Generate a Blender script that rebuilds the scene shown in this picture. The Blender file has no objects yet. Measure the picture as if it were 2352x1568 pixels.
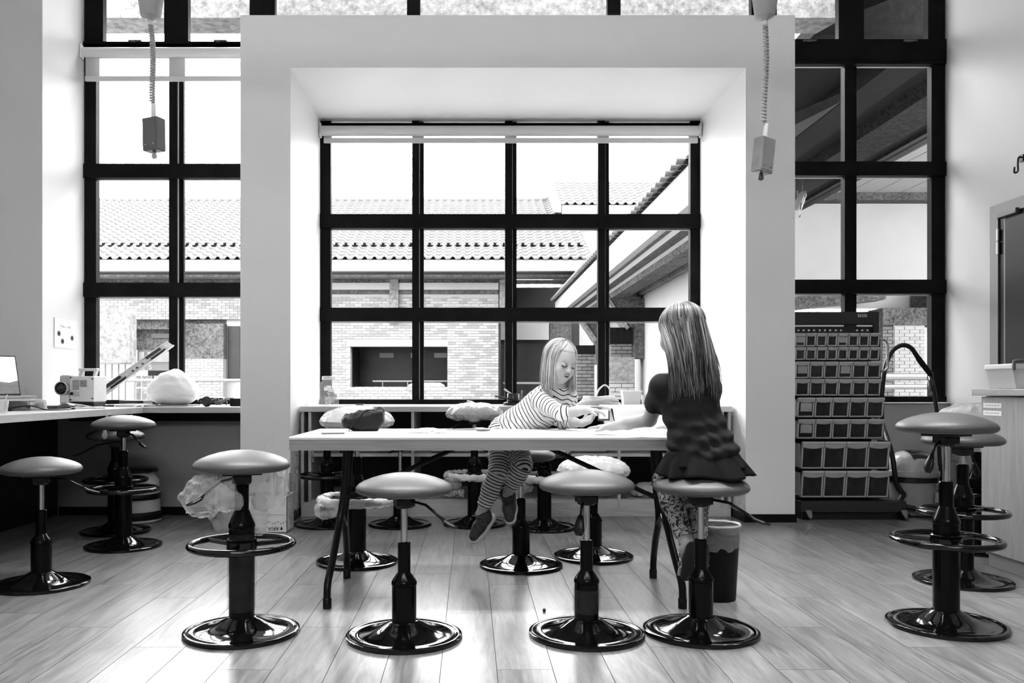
import bpy, bmesh, math, random
import numpy as np
from mathutils import Vector, Matrix, noise as mnoise

random.seed(7)
scene = bpy.context.scene
COL = scene.collection
F = 1950.0            # focal length in pixels of the 2352 x 1568 frame
EYE = 0.95            # camera height

# ------------------------------------------------------------------ camera
cam_data = bpy.data.cameras.new('camera')
cam = bpy.data.objects.new('camera', cam_data)
COL.objects.link(cam)
cam.location = (0, 0, EYE)
cam.rotation_euler = (math.radians(90), 0, 0)
cam_data.sensor_fit = 'HORIZONTAL'
cam_data.sensor_width = 36.0
cam_data.lens = F / 2352 * 36
cam_data.shift_x = (1176 - 1080) / 2352
cam_data.shift_y = (893 - 784) / 2352
cam_data.clip_end = 300
scene.camera = cam

# ------------------------------------------------------------------ sky, lights, exposure
world = bpy.data.worlds.new('overcast_sky')
scene.world = world
world.use_nodes = True
wn = world.node_tree
bg = wn.nodes['Background']
bg.inputs['Color'].default_value = (1, 1, 1, 1)
bg.inputs['Strength'].default_value = 9.0
scene.view_settings.view_transform = 'Standard'
scene.view_settings.look = 'None'
scene.view_settings.gamma = 1.0
scene.view_settings.use_curve_mapping = False
scene.view_settings.exposure = 0.95
scene.cycles.use_denoising = True
scene.cycles.use_adaptive_sampling = True
scene.cycles.adaptive_threshold = 0.08
scene.cycles.adaptive_min_samples = 12
scene.cycles.max_bounces = 6
scene.cycles.diffuse_bounces = 4
scene.cycles.glossy_bounces = 3
scene.cycles.transparent_max_bounces = 14
scene.cycles.transmission_bounces = 4
scene.cycles.caustics_reflective = False
scene.cycles.caustics_refractive = False
scene.cycles.sample_clamp_indirect = 6.0

REAR_Y = -3.6
def sky_portal(name, loc, sx, sz, rot):
    """portal: guides the sky's own light through a modelled opening, emits nothing itself"""
    l = bpy.data.lights.new(name, 'AREA')
    l.shape = 'RECTANGLE'; l.size = sx; l.size_y = sz; l.energy = 1.0
    l.cycles.is_portal = True
    o = bpy.data.objects.new(name, l); COL.objects.link(o)
    o.location = loc; o.rotation_euler = rot
    return o
sky_portal('rear_fill_portal', (0, REAR_Y - 0.13, 4.0), 3.2, 0.8, (math.radians(90), 0, 0))  # the rear opening is added for fill from behind the camera
sky_portal('front_window_portal', (0.38, 7.5, 3.0), 7.4, 4.5, (math.radians(-90), 0, 0))
def fill_lamp_light(o, power, sx, sy):
    """the light of one added fill lamp, fixed under its diffuser"""
    l = bpy.data.lights.new('fill_light', 'AREA')
    l.shape = 'RECTANGLE'; l.size = sx; l.size_y = sy; l.energy = power; l.spread = math.radians(88)
    q = bpy.data.objects.new('fill_light', l); COL.objects.link(q); q.parent = o
    q.location = (0, 0, -0.1)
FILL_POWER = 11

# ------------------------------------------------------------------ helpers
def W(px, py, Y):
    """world point seen at a pixel of the frame at depth Y"""
    return Vector(((px - 1080) * Y / F, Y, EYE + (893 - py) * Y / F))
def WX(px, Y): return (px - 1080) * Y / F
def WZ(py, Y): return EYE + (893 - py) * Y / F

MATS = {}
def mat(name, v=0.5, rough=0.5, metal=0.0, spec=0.5, coat=0.0, noise=None, bump=None, alpha=None,
        emit=None, sheen=0.0, sss=0.0):
    """plain grey procedural material; noise=(scale, amount, detail), bump=(scale, strength)"""
    if name in MATS: return MATS[name]
    m = bpy.data.materials.new(name); m.use_nodes = True
    nt = m.node_tree; b = nt.nodes['Principled BSDF']
    b.inputs['Base Color'].default_value = (v, v, v, 1)
    b.inputs['Roughness'].default_value = rough
    b.inputs['Metallic'].default_value = metal
    b.inputs['Specular IOR Level'].default_value = spec
    b.inputs['Coat Weight'].default_value = coat
    b.inputs['Sheen Weight'].default_value = sheen
    if sss:
        b.inputs['Subsurface Weight'].default_value = sss
        b.inputs['Subsurface Radius'].default_value = (0.01, 0.01, 0.01)
    if emit:
        b.inputs['Emission Color'].default_value = (1, 1, 1, 1)
        b.inputs['Emission Strength'].default_value = emit
    tc = None
    if noise or bump:
        tc = nt.nodes.new('ShaderNodeTexCoord')
    if noise:
        sc, amt, det = noise[:3]
        n = nt.nodes.new('ShaderNodeTexNoise')
        n.inputs['Scale'].default_value = sc; n.inputs['Detail'].default_value = det
        n.inputs['Roughness'].default_value = 0.65
        mp = nt.nodes.new('ShaderNodeMapping')
        if len(noise) > 3: mp.inputs['Scale'].default_value = noise[3]
        r = nt.nodes.new('ShaderNodeMapRange')
        r.inputs['From Min'].default_value = 0.3; r.inputs['From Max'].default_value = 0.7
        r.inputs['To Min'].default_value = max(0, v - amt); r.inputs['To Max'].default_value = min(1, v + amt)
        nt.links.new(tc.outputs['Object'], mp.inputs['Vector'])
        nt.links.new(mp.outputs['Vector'], n.inputs['Vector'])
        nt.links.new(n.outputs['Fac'], r.inputs['Value'])
        nt.links.new(r.outputs['Result'], b.inputs['Base Color'])
    if bump:
        n2 = nt.nodes.new('ShaderNodeTexNoise')
        n2.inputs['Scale'].default_value = bump[0]; n2.inputs['Detail'].default_value = 4
        bp = nt.nodes.new('ShaderNodeBump'); bp.inputs['Strength'].default_value = bump[1]
        bp.inputs['Distance'].default_value = 0.01
        nt.links.new(tc.outputs['Object'], n2.inputs['Vector'])
        nt.links.new(n2.outputs['Fac'], bp.inputs['Height'])
        nt.links.new(bp.outputs['Normal'], b.inputs['Normal'])
    if alpha is not None:
        t = nt.nodes.new('ShaderNodeBsdfTransparent')
        mx = nt.nodes.new('ShaderNodeMixShader')
        mx.inputs['Fac'].default_value = alpha
        out = nt.nodes['Material Output']
        nt.links.new(t.outputs[0], mx.inputs[1]); nt.links.new(b.outputs[0], mx.inputs[2])
        nt.links.new(mx.outputs[0], out.inputs['Surface'])
    MATS[name] = m
    return m

def glass_mat(name, tint=0.96, refl=0.02):
    m = bpy.data.materials.new(name); m.use_nodes = True
    nt = m.node_tree; nt.nodes.clear()
    out = nt.nodes.new('ShaderNodeOutputMaterial')
    t = nt.nodes.new('ShaderNodeBsdfTransparent'); t.inputs[0].default_value = (tint, tint, tint, 1)
    g = nt.nodes.new('ShaderNodeBsdfGlossy'); g.inputs['Roughness'].default_value = 0.02
    lw = nt.nodes.new('ShaderNodeLayerWeight'); lw.inputs['Blend'].default_value = 0.08
    mul = nt.nodes.new('ShaderNodeMath'); mul.operation = 'MULTIPLY'; mul.inputs[1].default_value = refl * 8
    mul.use_clamp = True
    mx = nt.nodes.new('ShaderNodeMixShader')
    nt.links.new(lw.outputs['Fresnel'], mul.inputs[0]); nt.links.new(mul.outputs[0], mx.inputs['Fac'])
    nt.links.new(t.outputs[0], mx.inputs[1]); nt.links.new(g.outputs[0], mx.inputs[2])
    nt.links.new(mx.outputs[0], out.inputs['Surface'])
    MATS[name] = m
    return m

class MB:
    """collects shapes; build() links them as one mesh object"""
    def __init__(s): s.v = []; s.f = []; s.mi = []
    def add(s, vs, fs, mi=0):
        o = len(s.v); s.v += [tuple(q) for q in vs]
        s.f += [tuple(i + o for i in f) for f in fs]; s.mi += [mi] * len(fs)
        return s
    def box(s, x0, x1, y0, y1, z0, z1, mi=0, M=None, ch=0.0):
        if ch:
            return s.cbox(x0, x1, y0, y1, z0, z1, ch, mi, M)
        vs = [Vector(p) for p in ((x0,y0,z0),(x1,y0,z0),(x1,y1,z0),(x0,y1,z0),(x0,y0,z1),(x1,y0,z1),(x1,y1,z1),(x0,y1,z1))]
        if M: vs = [M @ q for q in vs]
        return s.add(vs, [(0,3,2,1),(4,5,6,7),(0,1,5,4),(1,2,6,5),(2,3,7,6),(3,0,4,7)], mi)
    def cbox(s, x0, x1, y0, y1, z0, z1, c, mi=0, M=None):
        """box with chamfered edges"""
        c = min(c, (x1-x0)*.49, (y1-y0)*.49, (z1-z0)*.49)
        bm = bmesh.new()
        bmesh.ops.create_cube(bm, size=1.0)
        for q in bm.verts:
            q.co = Vector(((x0+x1)/2 + q.co.x*(x1-x0), (y0+y1)/2 + q.co.y*(y1-y0), (z0+z1)/2 + q.co.z*(z1-z0)))
        bmesh.ops.bevel(bm, geom=list(bm.edges), offset=c, segments=2, affect='EDGES', profile=0.5)
        bm.verts.index_update()
        vs = [q.co.copy() for q in bm.verts]
        if M: vs = [M @ q for q in vs]
        fs = [tuple(q.index for q in f.verts) for f in bm.faces]
        bm.free()
        return s.add(vs, fs, mi)
    def lathe(s, prof, seg=32, c=(0,0,0), mi=0, M=None, cap=True):
        vs = []; fs = []; n = len(prof)
        for r, z in prof:
            for k in range(seg):
                a = 2*math.pi*k/seg
                vs.append(Vector((c[0] + r*math.cos(a), c[1] + r*math.sin(a), c[2] + z)))
        for i in range(n-1):
            for k in range(seg):
                k2 = (k+1) % seg
                fs.append((i*seg+k, i*seg+k2, (i+1)*seg+k2, (i+1)*seg+k))
        if cap:
            fs.append(tuple(range(seg))[::-1]); fs.append(tuple(range((n-1)*seg, n*seg)))
        if M: vs = [M @ q for q in vs]
        return s.add(vs, fs, mi)
    def tube(s, pts, r, seg=8, mi=0, closed=False, cap=True, flat=1.0, up=None):
        pts = [Vector(p) for p in pts]; n = len(pts)
        rs = r if isinstance(r, (list, tuple)) else [r]*n
        vs = []; fs = []
        ref = Vector(up) if up else None
        prev = None
        for i, p in enumerate(pts):
            if closed: t = pts[(i+1) % n] - pts[i-1]
            elif i == 0: t = pts[1]-pts[0]
            elif i == n-1: t = pts[-1]-pts[-2]
            else: t = pts[i+1]-pts[i-1]
            if t.length < 1e-9: t = Vector((0,0,1))
            t.normalize()
            if prev is None:
                a = ref if ref else (Vector((0,0,1)) if abs(t.z) < .9 else Vector((1,0,0)))
                u = (a - t*a.dot(t))
            else:
                u = prev - t*prev.dot(t)
            if u.length < 1e-6: u = t.orthogonal()
            u.normalize(); prev = u
            w = t.cross(u)
            for k in range(seg):
                an = 2*math.pi*k/seg
                vs.append(p + (u*math.cos(an)*flat + w*math.sin(an))*rs[i])
        m = n if closed else n-1
        for i in range(m):
            j = (i+1) % n
            for k in range(seg):
                k2 = (k+1) % seg
                fs.append((i*seg+k, i*seg+k2, j*seg+k2, j*seg+k))
        if cap and not closed:
            fs.append(tuple(range(seg))[::-1]); fs.append(tuple(range((n-1)*seg, n*seg)))
        return s.add(vs, fs, mi)
    def torus(s, R, r, c=(0,0,0), seg=48, sides=10, mi=0, M=None):
        vs = []; fs = []
        for i in range(seg):
            a = 2*math.pi*i/seg
            for k in range(sides):
                b = 2*math.pi*k/sides
                q = Vector((c[0]+(R+r*math.cos(b))*math.cos(a), c[1]+(R+r*math.cos(b))*math.sin(a), c[2]+r*math.sin(b)))
                vs.append(M @ q if M else q)
        for i in range(seg):
            j = (i+1) % seg
            for k in range(sides):
                k2 = (k+1) % sides
                fs.append((i*sides+k, j*sides+k, j*sides+k2, i*sides+k2))
        return s.add(vs, fs, mi)
    def prism(s, poly, axis, a, b, mi=0, M=None):
        """poly of 2-D points extruded along axis 'x','y' or 'z' from a to b"""
        def P(p, t):
            if axis == 'x': return Vector((t, p[0], p[1]))
            if axis == 'y': return Vector((p[0], t, p[1]))
            return Vector((p[0], p[1], t))
        n = len(poly)
        vs = [P(p, a) for p in poly] + [P(p, b) for p in poly]
        if M: vs = [M @ q for q in vs]
        fs = [tuple(range(n)), tuple(range(n, 2*n))[::-1]]
        fs += [(i, i+n, (i+1) % n + n, (i+1) % n) for i in range(n)]
        return s.add(vs, fs, mi)
    def ell(s, c, r, seg=20, rings=12, mi=0, M=None):
        prof = []
        for i in range(rings+1):
            t = -math.pi/2 + math.pi*i/rings
            prof.append((max(1e-4, math.cos(t)), math.sin(t)))
        vs = []; fs = []
        for a, z in prof:
            for k in range(seg):
                an = 2*math.pi*k/seg
                q = Vector((c[0]+r[0]*a*math.cos(an), c[1]+r[1]*a*math.sin(an), c[2]+r[2]*z))
                vs.append(M @ q if M else q)
        for i in range(rings):
            for k in range(seg):
                k2 = (k+1) % seg
                fs.append((i*seg+k, i*seg+k2, (i+1)*seg+k2, (i+1)*seg+k))
        return s.add(vs, fs, mi)
    def mesh(s, name, mats, smooth=False, angle=None):
        me = bpy.data.meshes.new(name)
        me.from_pydata(s.v, [], s.f)
        for m in (mats if isinstance(mats, (list, tuple)) else [mats]): me.materials.append(m)
        if len(set(s.mi)) > 1: me.polygons.foreach_set('material_index', s.mi)
        bm = bmesh.new(); bm.from_mesh(me)
        bmesh.ops.recalc_face_normals(bm, faces=bm.faces); bm.to_mesh(me); bm.free()
        if smooth or angle:
            me.polygons.foreach_set('use_smooth', [True]*len(me.polygons))
            if angle: me.set_sharp_from_angle(angle=math.radians(angle))
        me.update()
        return me
    def build(s, name, mats, parent=None, smooth=False, angle=None):
        return link(name, s.mesh(name, mats, smooth, angle), parent)

def link(name, data, parent=None, loc=None, rot=None, scale=None):
    o = bpy.data.objects.new(name, data); COL.objects.link(o)
    if parent: o.parent = parent
    if loc is not None: o.location = loc
    if rot is not None: o.rotation_euler = rot
    if scale is not None: o.scale = scale
    return o
def tag(o, label, cat, group=None, kind=None):
    o['label'] = label; o['category'] = cat
    if group: o['group'] = group
    if kind: o['kind'] = kind
    return o
def thing(name, label, cat, loc=(0,0,0), rz=0.0, group=None):
    o = link(name, None, None, loc, (0, 0, rz)); o.empty_display_size = 0.1
    return tag(o, label, cat, group)
def struct(o, label=None):
    o['kind'] = 'structure'
    if label: o['label'] = label
    return o
def text_mesh(txt, size, material, parent, M, name='lettering', ext=0.0006, align='CENTER'):
    cu = bpy.data.curves.new(name, 'FONT')
    cu.body = txt; cu.size = size; cu.extrude = ext; cu.align_x = align; cu.align_y = 'CENTER'
    tmp = bpy.data.objects.new(name, cu); COL.objects.link(tmp)
    dg = bpy.context.evaluated_depsgraph_get()
    me = bpy.data.meshes.new_from_object(tmp.evaluated_get(dg))
    bpy.data.objects.remove(tmp); bpy.data.curves.remove(cu)
    me.materials.clear(); me.materials.append(material)
    o = link(name, me, parent); o.matrix_local = M
    return o
def fbm(p, sc=1.0, oct=3):
    v = 0; a = 1; 
    for i in range(oct):
        v += a*mnoise.noise(Vector(p)*sc); sc *= 2.1; a *= .5
    return v
def smooth_path(pts, n=8, closed=False):
    """Catmull-Rom"""
    P = [Vector(p) for p in pts]; out = []
    m = len(P)
    rng = range(m) if closed else range(m-1)
    for i in rng:
        p0 = P[(i-1) % m] if (closed or i > 0) else P[0]
        p1 = P[i]; p2 = P[(i+1) % m]
        p3 = P[(i+2) % m] if (closed or i+2 < m) else P[-1]
        for k in range(n):
            t = k/n
            out.append(0.5*((2*p1) + (p2-p0)*t + (2*p0-5*p1+4*p2-p3)*t*t + (3*p1-p0-3*p2+p3)*t**3))
    if not closed: out.append(P[-1])
    return out
def basis(x, y, z, o=(0,0,0)):
    M = Matrix.Identity(4)
    for i, a in enumerate((x, y, z)):
        for k in range(3): M[k][i] = a[k]
    for k in range(3): M[k][3] = o[k]
    return M
def align_z(a, b):
    """matrix placing local z axis from a to b, origin at a"""
    a = Vector(a); d = (Vector(b)-a).normalized()
    x = d.orthogonal().normalized(); y = d.cross(x)
    return basis(x, y, d, a)

# ------------------------------------------------------------------ shared materials
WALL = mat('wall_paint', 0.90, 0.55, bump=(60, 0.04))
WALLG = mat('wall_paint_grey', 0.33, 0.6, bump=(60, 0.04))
BLACKPAINT = mat('black_paint', 0.006, 0.32, spec=.2)
FRAME = mat('window_frame_black', 0.009, 0.5, spec=.04, noise=(6, 0.002, 2))
SKIRTING = mat('skirting_black', 0.005, 0.4, spec=.2)
STEELBLK = mat('gloss_black_enamel', 0.003, 0.07, spec=0.42)
COLBLK = mat('satin_black_enamel', 0.003, 0.14, spec=0.13)
TABLELEG = mat('black_powder_coat', 0.006, 0.3, spec=.25)
CHROME = mat('chrome', 0.55, 0.22, metal=1.0)
SEAT = mat('grey_vinyl', 0.075, 0.46, spec=.6, bump=(180, 0.06))
BLKPLASTIC = mat('black_plastic', 0.007, 0.35, spec=.3)
WHITEPL = mat('white_plastic', 0.8, 0.35)
PAPER = mat('white_paper', 0.85, 0.7)
GLASS = glass_mat('window_glass')
CLEARPL = mat('clear_plastic', 0.75, 0.12, alpha=0.35)
FILM = mat('plastic_film', 0.7, 0.14, alpha=0.28, bump=(30, 0.6))
FILMW = mat('plastic_film_white', 0.8, 0.18, alpha=0.6, bump=(28, 0.8))
CARD = mat('pale_cardboard', 0.68, 0.7, noise=(20, 0.03, 3))
INK = mat('black_ink', 0.02, 0.6)
GREYINK = mat('grey_ink', 0.25, 0.6)

def wood_mat(name, lo, hi, rough, scale=(14, 1.2, 1), spec=0.5, per_object=0.0, bumpS=0.03, ang=0):
    m = bpy.data.materials.new(name); m.use_nodes = True
    nt = m.node_tree; b = nt.nodes['Principled BSDF']
    tc = nt.nodes.new('ShaderNodeTexCoord'); oi = nt.nodes.new('ShaderNodeObjectInfo')
    addv = nt.nodes.new('ShaderNodeVectorMath'); addv.operation = 'ADD'
    sc = nt.nodes.new('ShaderNodeVectorMath'); sc.operation = 'SCALE'; sc.inputs['Scale'].default_value = 37.0
    comb = nt.nodes.new('ShaderNodeCombineXYZ')
    for k in range(3): nt.links.new(oi.outputs['Random'], comb.inputs[k])
    nt.links.new(comb.outputs[0], sc.inputs[0])
    mp = nt.nodes.new('ShaderNodeMapping'); mp.inputs['Scale'].default_value = scale
    nt.links.new(tc.outputs['Object'], mp.inputs['Vector'])
    nt.links.new(mp.outputs['Vector'], addv.inputs[0]); nt.links.new(sc.outputs[0], addv.inputs[1])
    n1 = nt.nodes.new('ShaderNodeTexNoise'); n1.inputs['Scale'].default_value = 2.2
    n1.inputs['Detail'].default_value = 6; n1.inputs['Roughness'].default_value = 0.62
    n1.inputs['Distortion'].default_value = 1.2
    n2 = nt.nodes.new('ShaderNodeTexNoise'); n2.inputs['Scale'].default_value = 9
    n2.inputs['Detail'].default_value = 5; n2.inputs['Roughness'].default_value = 0.7
    nt.links.new(addv.outputs[0], n1.inputs['Vector']); nt.links.new(addv.outputs[0], n2.inputs['Vector'])
    mx = nt.nodes.new('ShaderNodeMath'); mx.operation = 'MULTIPLY_ADD'
    mx.inputs[1].default_value = 0.4
    nt.links.new(n2.outputs['Fac'], mx.inputs[0]); nt.links.new(n1.outputs['Fac'], mx.inputs[2])
    pr = nt.nodes.new('ShaderNodeMath'); pr.operation = 'MULTIPLY_ADD'; pr.inputs[1].default_value = per_object
    nt.links.new(oi.outputs['Random'], pr.inputs[0]); nt.links.new(mx.outputs[0], pr.inputs[2])
    r = nt.nodes.new('ShaderNodeMapRange')
    r.inputs['From Min'].default_value = 0.5; r.inputs['From Max'].default_value = 0.92 + per_object
    r.inputs['To Min'].default_value = lo; r.inputs['To Max'].default_value = hi
    nt.links.new(pr.outputs[0], r.inputs['Value'])
    nt.links.new(r.outputs['Result'], b.inputs['Base Color'])
    b.inputs['Roughness'].default_value = rough; b.inputs['Specular IOR Level'].default_value = spec
    if bumpS:
        bp = nt.nodes.new('ShaderNodeBump'); bp.inputs['Strength'].default_value = bumpS
        bp.inputs['Distance'].default_value = 0.01
        nt.links.new(n1.outputs['Fac'], bp.inputs['Height']); nt.links.new(bp.outputs['Normal'], b.inputs['Normal'])
    MATS[name] = m
    return m
FLOORM = wood_mat('floor_oak_vinyl', 0.11, 0.31, 0.28, (11, 1.0, 1), per_object=0.12)
PALEWOOD = wood_mat('pale_laminate_wood', 0.50, 0.66, 0.4, (1.2, 14, 14))
PALEWOODV = wood_mat('pale_laminate_wood_upright', 0.46, 0.60, 0.45, (14, 14, 1.0))
DARKWOOD = wood_mat('dark_stained_panel', 0.006, 0.018, 0.5, (14, 14, 1.2))

# ------------------------------------------------------------------ setting: room shell
CEIL = 5.2
XL, XR = -3.9, 4.06         # side walls
FY = 7.27                   # window plane
floor = struct(MB().box(XL-.1, XR+.1, REAR_Y-.1, FY+.15, -0.12, -0.004).build('floor', mat('floor_underlay', 0.05, 0.8)))
# floor planks, long side running towards the windows
PW, PL = 0.19, 1.25
plank_meshes = {}
def plank_mesh(w, l):
    k = (round(w, 3), round(l, 3))
    if k not in plank_meshes:
        g = 0.0011
        plank_meshes[k] = MB().box(g, w-g, g, l-g, -0.0035, 0.0).mesh('plank', FLOORM)
    return plank_meshes[k]
x = XL; ci = 0
while x < XR-1e-6:
    w = min(PW, XR-x)
    off = [0, .42, .83, .21, .62][ci % 5]*PL
    y = 2.35 - PL + off
    first = True
    while y < FY-1e-6:
        y0 = max(y, 2.35); y1 = min(y+PL, FY)
        if y1-y0 > .02: link('plank', plank_mesh(w, y1-y0), floor, (x, y0, 0))
        y += PL
    x += w; ci += 1
MB().box(XL, XR, REAR_Y, 2.35, -0.0035, 0.0).build('floor_rear', FLOORM, floor)

struct(MB().box(XL-.1, XR+.1, REAR_Y-.1, FY+.2, CEIL, CEIL+.15).build('ceiling', mat('ceiling_paint', 0.85, 0.7)))
struct(MB().box(XL-.15, XL, REAR_Y, 6.546, 0, CEIL).build('wall_left', WALL))
WALLP = mat('wall_pier_shaded', 0.5, 0.6, bump=(60, 0.04))  # same wall paint, with frame-edge darkening put into its colour
struct(MB().box(XL-.15, -3.30, 6.55, FY+.2, 0, CEIL).build('wall_left_pier', mat('wall_reveal_dimmed', 0.5, 0.6, bump=(60, 0.04))))  # wall colour dimmed here to hold back the window glare
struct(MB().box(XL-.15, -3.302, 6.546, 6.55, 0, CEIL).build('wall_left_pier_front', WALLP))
struct(MB().box(XR, XR+.15, REAR_Y, FY+.2, 0, CEIL).build('wall_right', mat('wall_right_shaded', 0.30, 0.6, bump=(60, 0.04))))  # darkness of the frame's right corner put into the wall colour
# rear wall: solid around an added, unseen opening that lets in fill light
rw = MB()
RWX0, RWX1, RWZ0, RWZ1 = -1.6, 1.6, 3.6, 4.4
rw.box(XL, XR, REAR_Y-.12, REAR_Y, 0, RWZ0); rw.box(XL, XR, REAR_Y-.12, REAR_Y, RWZ1, CEIL)
rw.box(XL, RWX0, REAR_Y-.12, REAR_Y, RWZ0, RWZ1); rw.box(RWX1, XR, REAR_Y-.12, REAR_Y, RWZ0, RWZ1)
struct(rw.build('wall_rear', WALL))
# bay that frames the middle window
BF = 6.054
BX0, BX1, BI0, BI1, BT, BIT = -1.639, 2.316, -1.282, 1.965, 3.614, 3.24
bay = MB()
bay.box(BX0, BI0, BF, FY+.2, 0, BT); bay.box(BI1, BX1, BF, FY+.2, 0, BT); bay.box(BI0, BI1, BF, FY+.2, BIT, BT)
struct(bay.build('wall_bay', WALL))
sills = MB()
sills.box(BI0, BI1, FY-.03, FY+.2, 0, 0.815)
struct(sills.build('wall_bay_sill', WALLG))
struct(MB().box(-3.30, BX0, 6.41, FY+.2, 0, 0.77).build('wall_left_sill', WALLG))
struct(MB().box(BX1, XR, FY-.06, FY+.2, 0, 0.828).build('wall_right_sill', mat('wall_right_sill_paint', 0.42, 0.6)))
struct(MB().box(BX1, XR+.0, FY-.09, FY+.02, 0.828, 0.838).build('trim_1', WALL))
# skirting boards
def skirt(name, *b): struct(MB().box(*b).build(name, SKIRTING))
skirt('baseboard_bay_left', BX0-.008, BI0+.008, BF-.012, BF, 0, 0.058)
skirt('baseboard_bay_right', BI1-.012, BX1+.008, BF-.012, BF, 0, 0.058)
skirt('baseboard_bay_right_inner', BI1-.012, BI1, BF, FY-.05, 0, 0.058)
skirt('baseboard_bay_left_inner', BI0, BI0+.012, BF, FY-.05, 0, 0.058)
skirt('baseboard_left', -3.1, BX0, 6.396, 6.41, 0, 0.062)
skirt('baseboard_right_sill', BX1, XR, FY-.075, FY-.06, 0, 0.06)
skirt('baseboard_right', XR-.012, XR, 6.6, FY-.08, 0, 0.06)

# ------------------------------------------------------------------ windows
def window(name, X, Z, vbars, hbars, Y=FY, depth=0.06, two=True, label=None, pane_x=None):
    """X, Z outer extents; vbars / hbars: list of (lo, hi) ranges of bars, edges included"""
    w = struct(link(name, None), label); w.empty_display_size = .1
    for i, (a, b) in enumerate(vbars):
        edge = i in (0, len(vbars)-1)
        nm = 'side_frame' if edge else 'mullion'
        mb = MB()
        if two and not edge:
            g = (b-a)
            mb.box(a, a+g*.60, Y-.02, Y+depth, Z[0], Z[1]); mb.box(a+g*.60, b, Y+.022, Y+depth, Z[0], Z[1])
        else:
            mb.box(a, b, Y-.012, Y+depth, Z[0], Z[1])
            g = b-a
        mb.build(nm, FRAME, w)
        # pale glazing bead seen along the bars
        if not edge:
            MB().box(a+(b-a)*.60, a+(b-a)*.60+.005, Y-.001, Y+.03, Z[0], Z[1]).build('glazing_bead', mat('bead_alu', .35, .4), w)
    for i, (a, b) in enumerate(hbars):
        nm = 'rail' if i in (0, len(hbars)-1) else 'transom'
        MB().box(X[0], X[1], Y-.034, Y+depth-.006, a, b).build(nm, FRAME, w)
        if i > 0 or len(hbars) == 2:
            pass
    vs = sorted(vbars); hs = sorted(hbars)
    for i in range(len(vs)-1):
        for j in range(len(hs)-1):
            MB().box(vs[i][1]-.004, vs[i+1][0]+.004, Y+.032, Y+.038, hs[j][1]-.004, hs[j+1][0]+.004).build('pane', GLASS, w)
            # thin bright sill strip above every transom-bound pane top
            MB().box(vs[i][1], vs[i+1][0], Y+.012, Y+.03, hs[j+1][0]-.012, hs[j+1][0]-.006).build('glazing_bead', mat('bead_alu', .35, .4), w)
    return w
def vx(*prs): return [(WX(a, FY), WX(b, FY)) for a, b in prs]
def hz(*prs): return [(WZ(b, FY), WZ(a, FY)) for a, b in prs]
vb = vx((740, 760), (947, 973), (1160, 1187), (1373, 1400), (1585, 1606))
vb[0] = (BI0, vb[0][1]); vb[-1] = (vb[-1][0], BI1)
window('window_1', (BI0, BI1), (0.815, BIT), vb, hz((285, 300), (493, 525), (707, 738), (917, 930)),
       label='wide black-framed window in the middle bay')
vb = vx((196, 222), (390, 420), (575, 610)); vb[0] = (-3.30, vb[0][1]); vb[-1] = (BX0-.03, BX0)
window('window_2', (-3.30, BX0), (0.80, 3.80), vb, hz((104, 128), (378, 410), (650, 682), (918, 936)),
       label='tall black-framed window above the left counter')
vb = vx((1760, 1780), (1938, 1970), (2138, 2168)); vb[0] = (BX1, BX1+.03); vb[-1] = (vb[-1][0], XR)
window('window_3', (BX1, XR), (0.83, 3.76), vb, hz((142, 150), (373, 405), (643, 675), (910, 926)),
       label='tall black-framed window behind the drawer rack')
vb = vx((196, 238), (378, 433), (574, 632), (935, 965), (1395, 1425), (1725, 1783), (1925, 1983), (2130, 2168))
vb[0] = (-3.30, vb[0][1]); vb[-1] = (vb[-1][0], XR)
cw = window('window_4', (-3.30, XR), (3.80, CEIL), vb, [(3.80, 3.912), (CEIL-.1, CEIL)], two=False,
       label='row of high clerestory panes above the bay')
MB().box(BX1, XR, FY-.036, FY+.08, 3.755, 3.93).build('rail', FRAME, cw)
for px in (315, 510, 1855, 2085):
    c = WX(px, FY)
    MB().box(c-.055, c+.055, FY-.055, FY-.03, 3.905, 3.918).box(c-.03, c+.005, FY-.075, FY-.05, 3.893, 3.905).build('window_latch', mat('latch_metal', .12, .4, metal=.6), cw)

# added unseen fill lamps that brighten the room (behind and above the photographer)
LAMPB = mat('fill_lamp_body', 0.7, 0.4); LAMPD = mat('fill_lamp_diffuser', 0.9, 0.5, emit=.3)
for i, (lx, ly) in enumerate(((-0.95, 1.0), (0.4, 1.0), (1.75, 1.0), (-0.95, 3.5), (0.4, 3.5), (1.75, 3.5))):
    lb = ('added unseen fill lamp hanging over the room behind the photographer, ' if i < 3 else 'added unseen fill lamp hanging above the front row of stools, ') + ('left one', 'middle one', 'right one')[i % 3]
    t = thing('fill_lamp', lb, 'lamp', (lx, ly, 3.45), 0, 'added fill lamps')
    MB().box(-.62, .62, -.15, .15, -.06, 0, ch=.01).build('housing', LAMPB, t)
    MB().box(-.60, .60, -.13, .13, -.07, -.06).build('diffuser', LAMPD, t)
    for q in (-.5, .5): MB().tube([(q, 0, 0), (q, 0, CEIL-3.45)], .006, 6).build('suspension_rod', LAMPB, t)
    fill_lamp_light(t, FILL_POWER, 1.15, .24)

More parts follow.
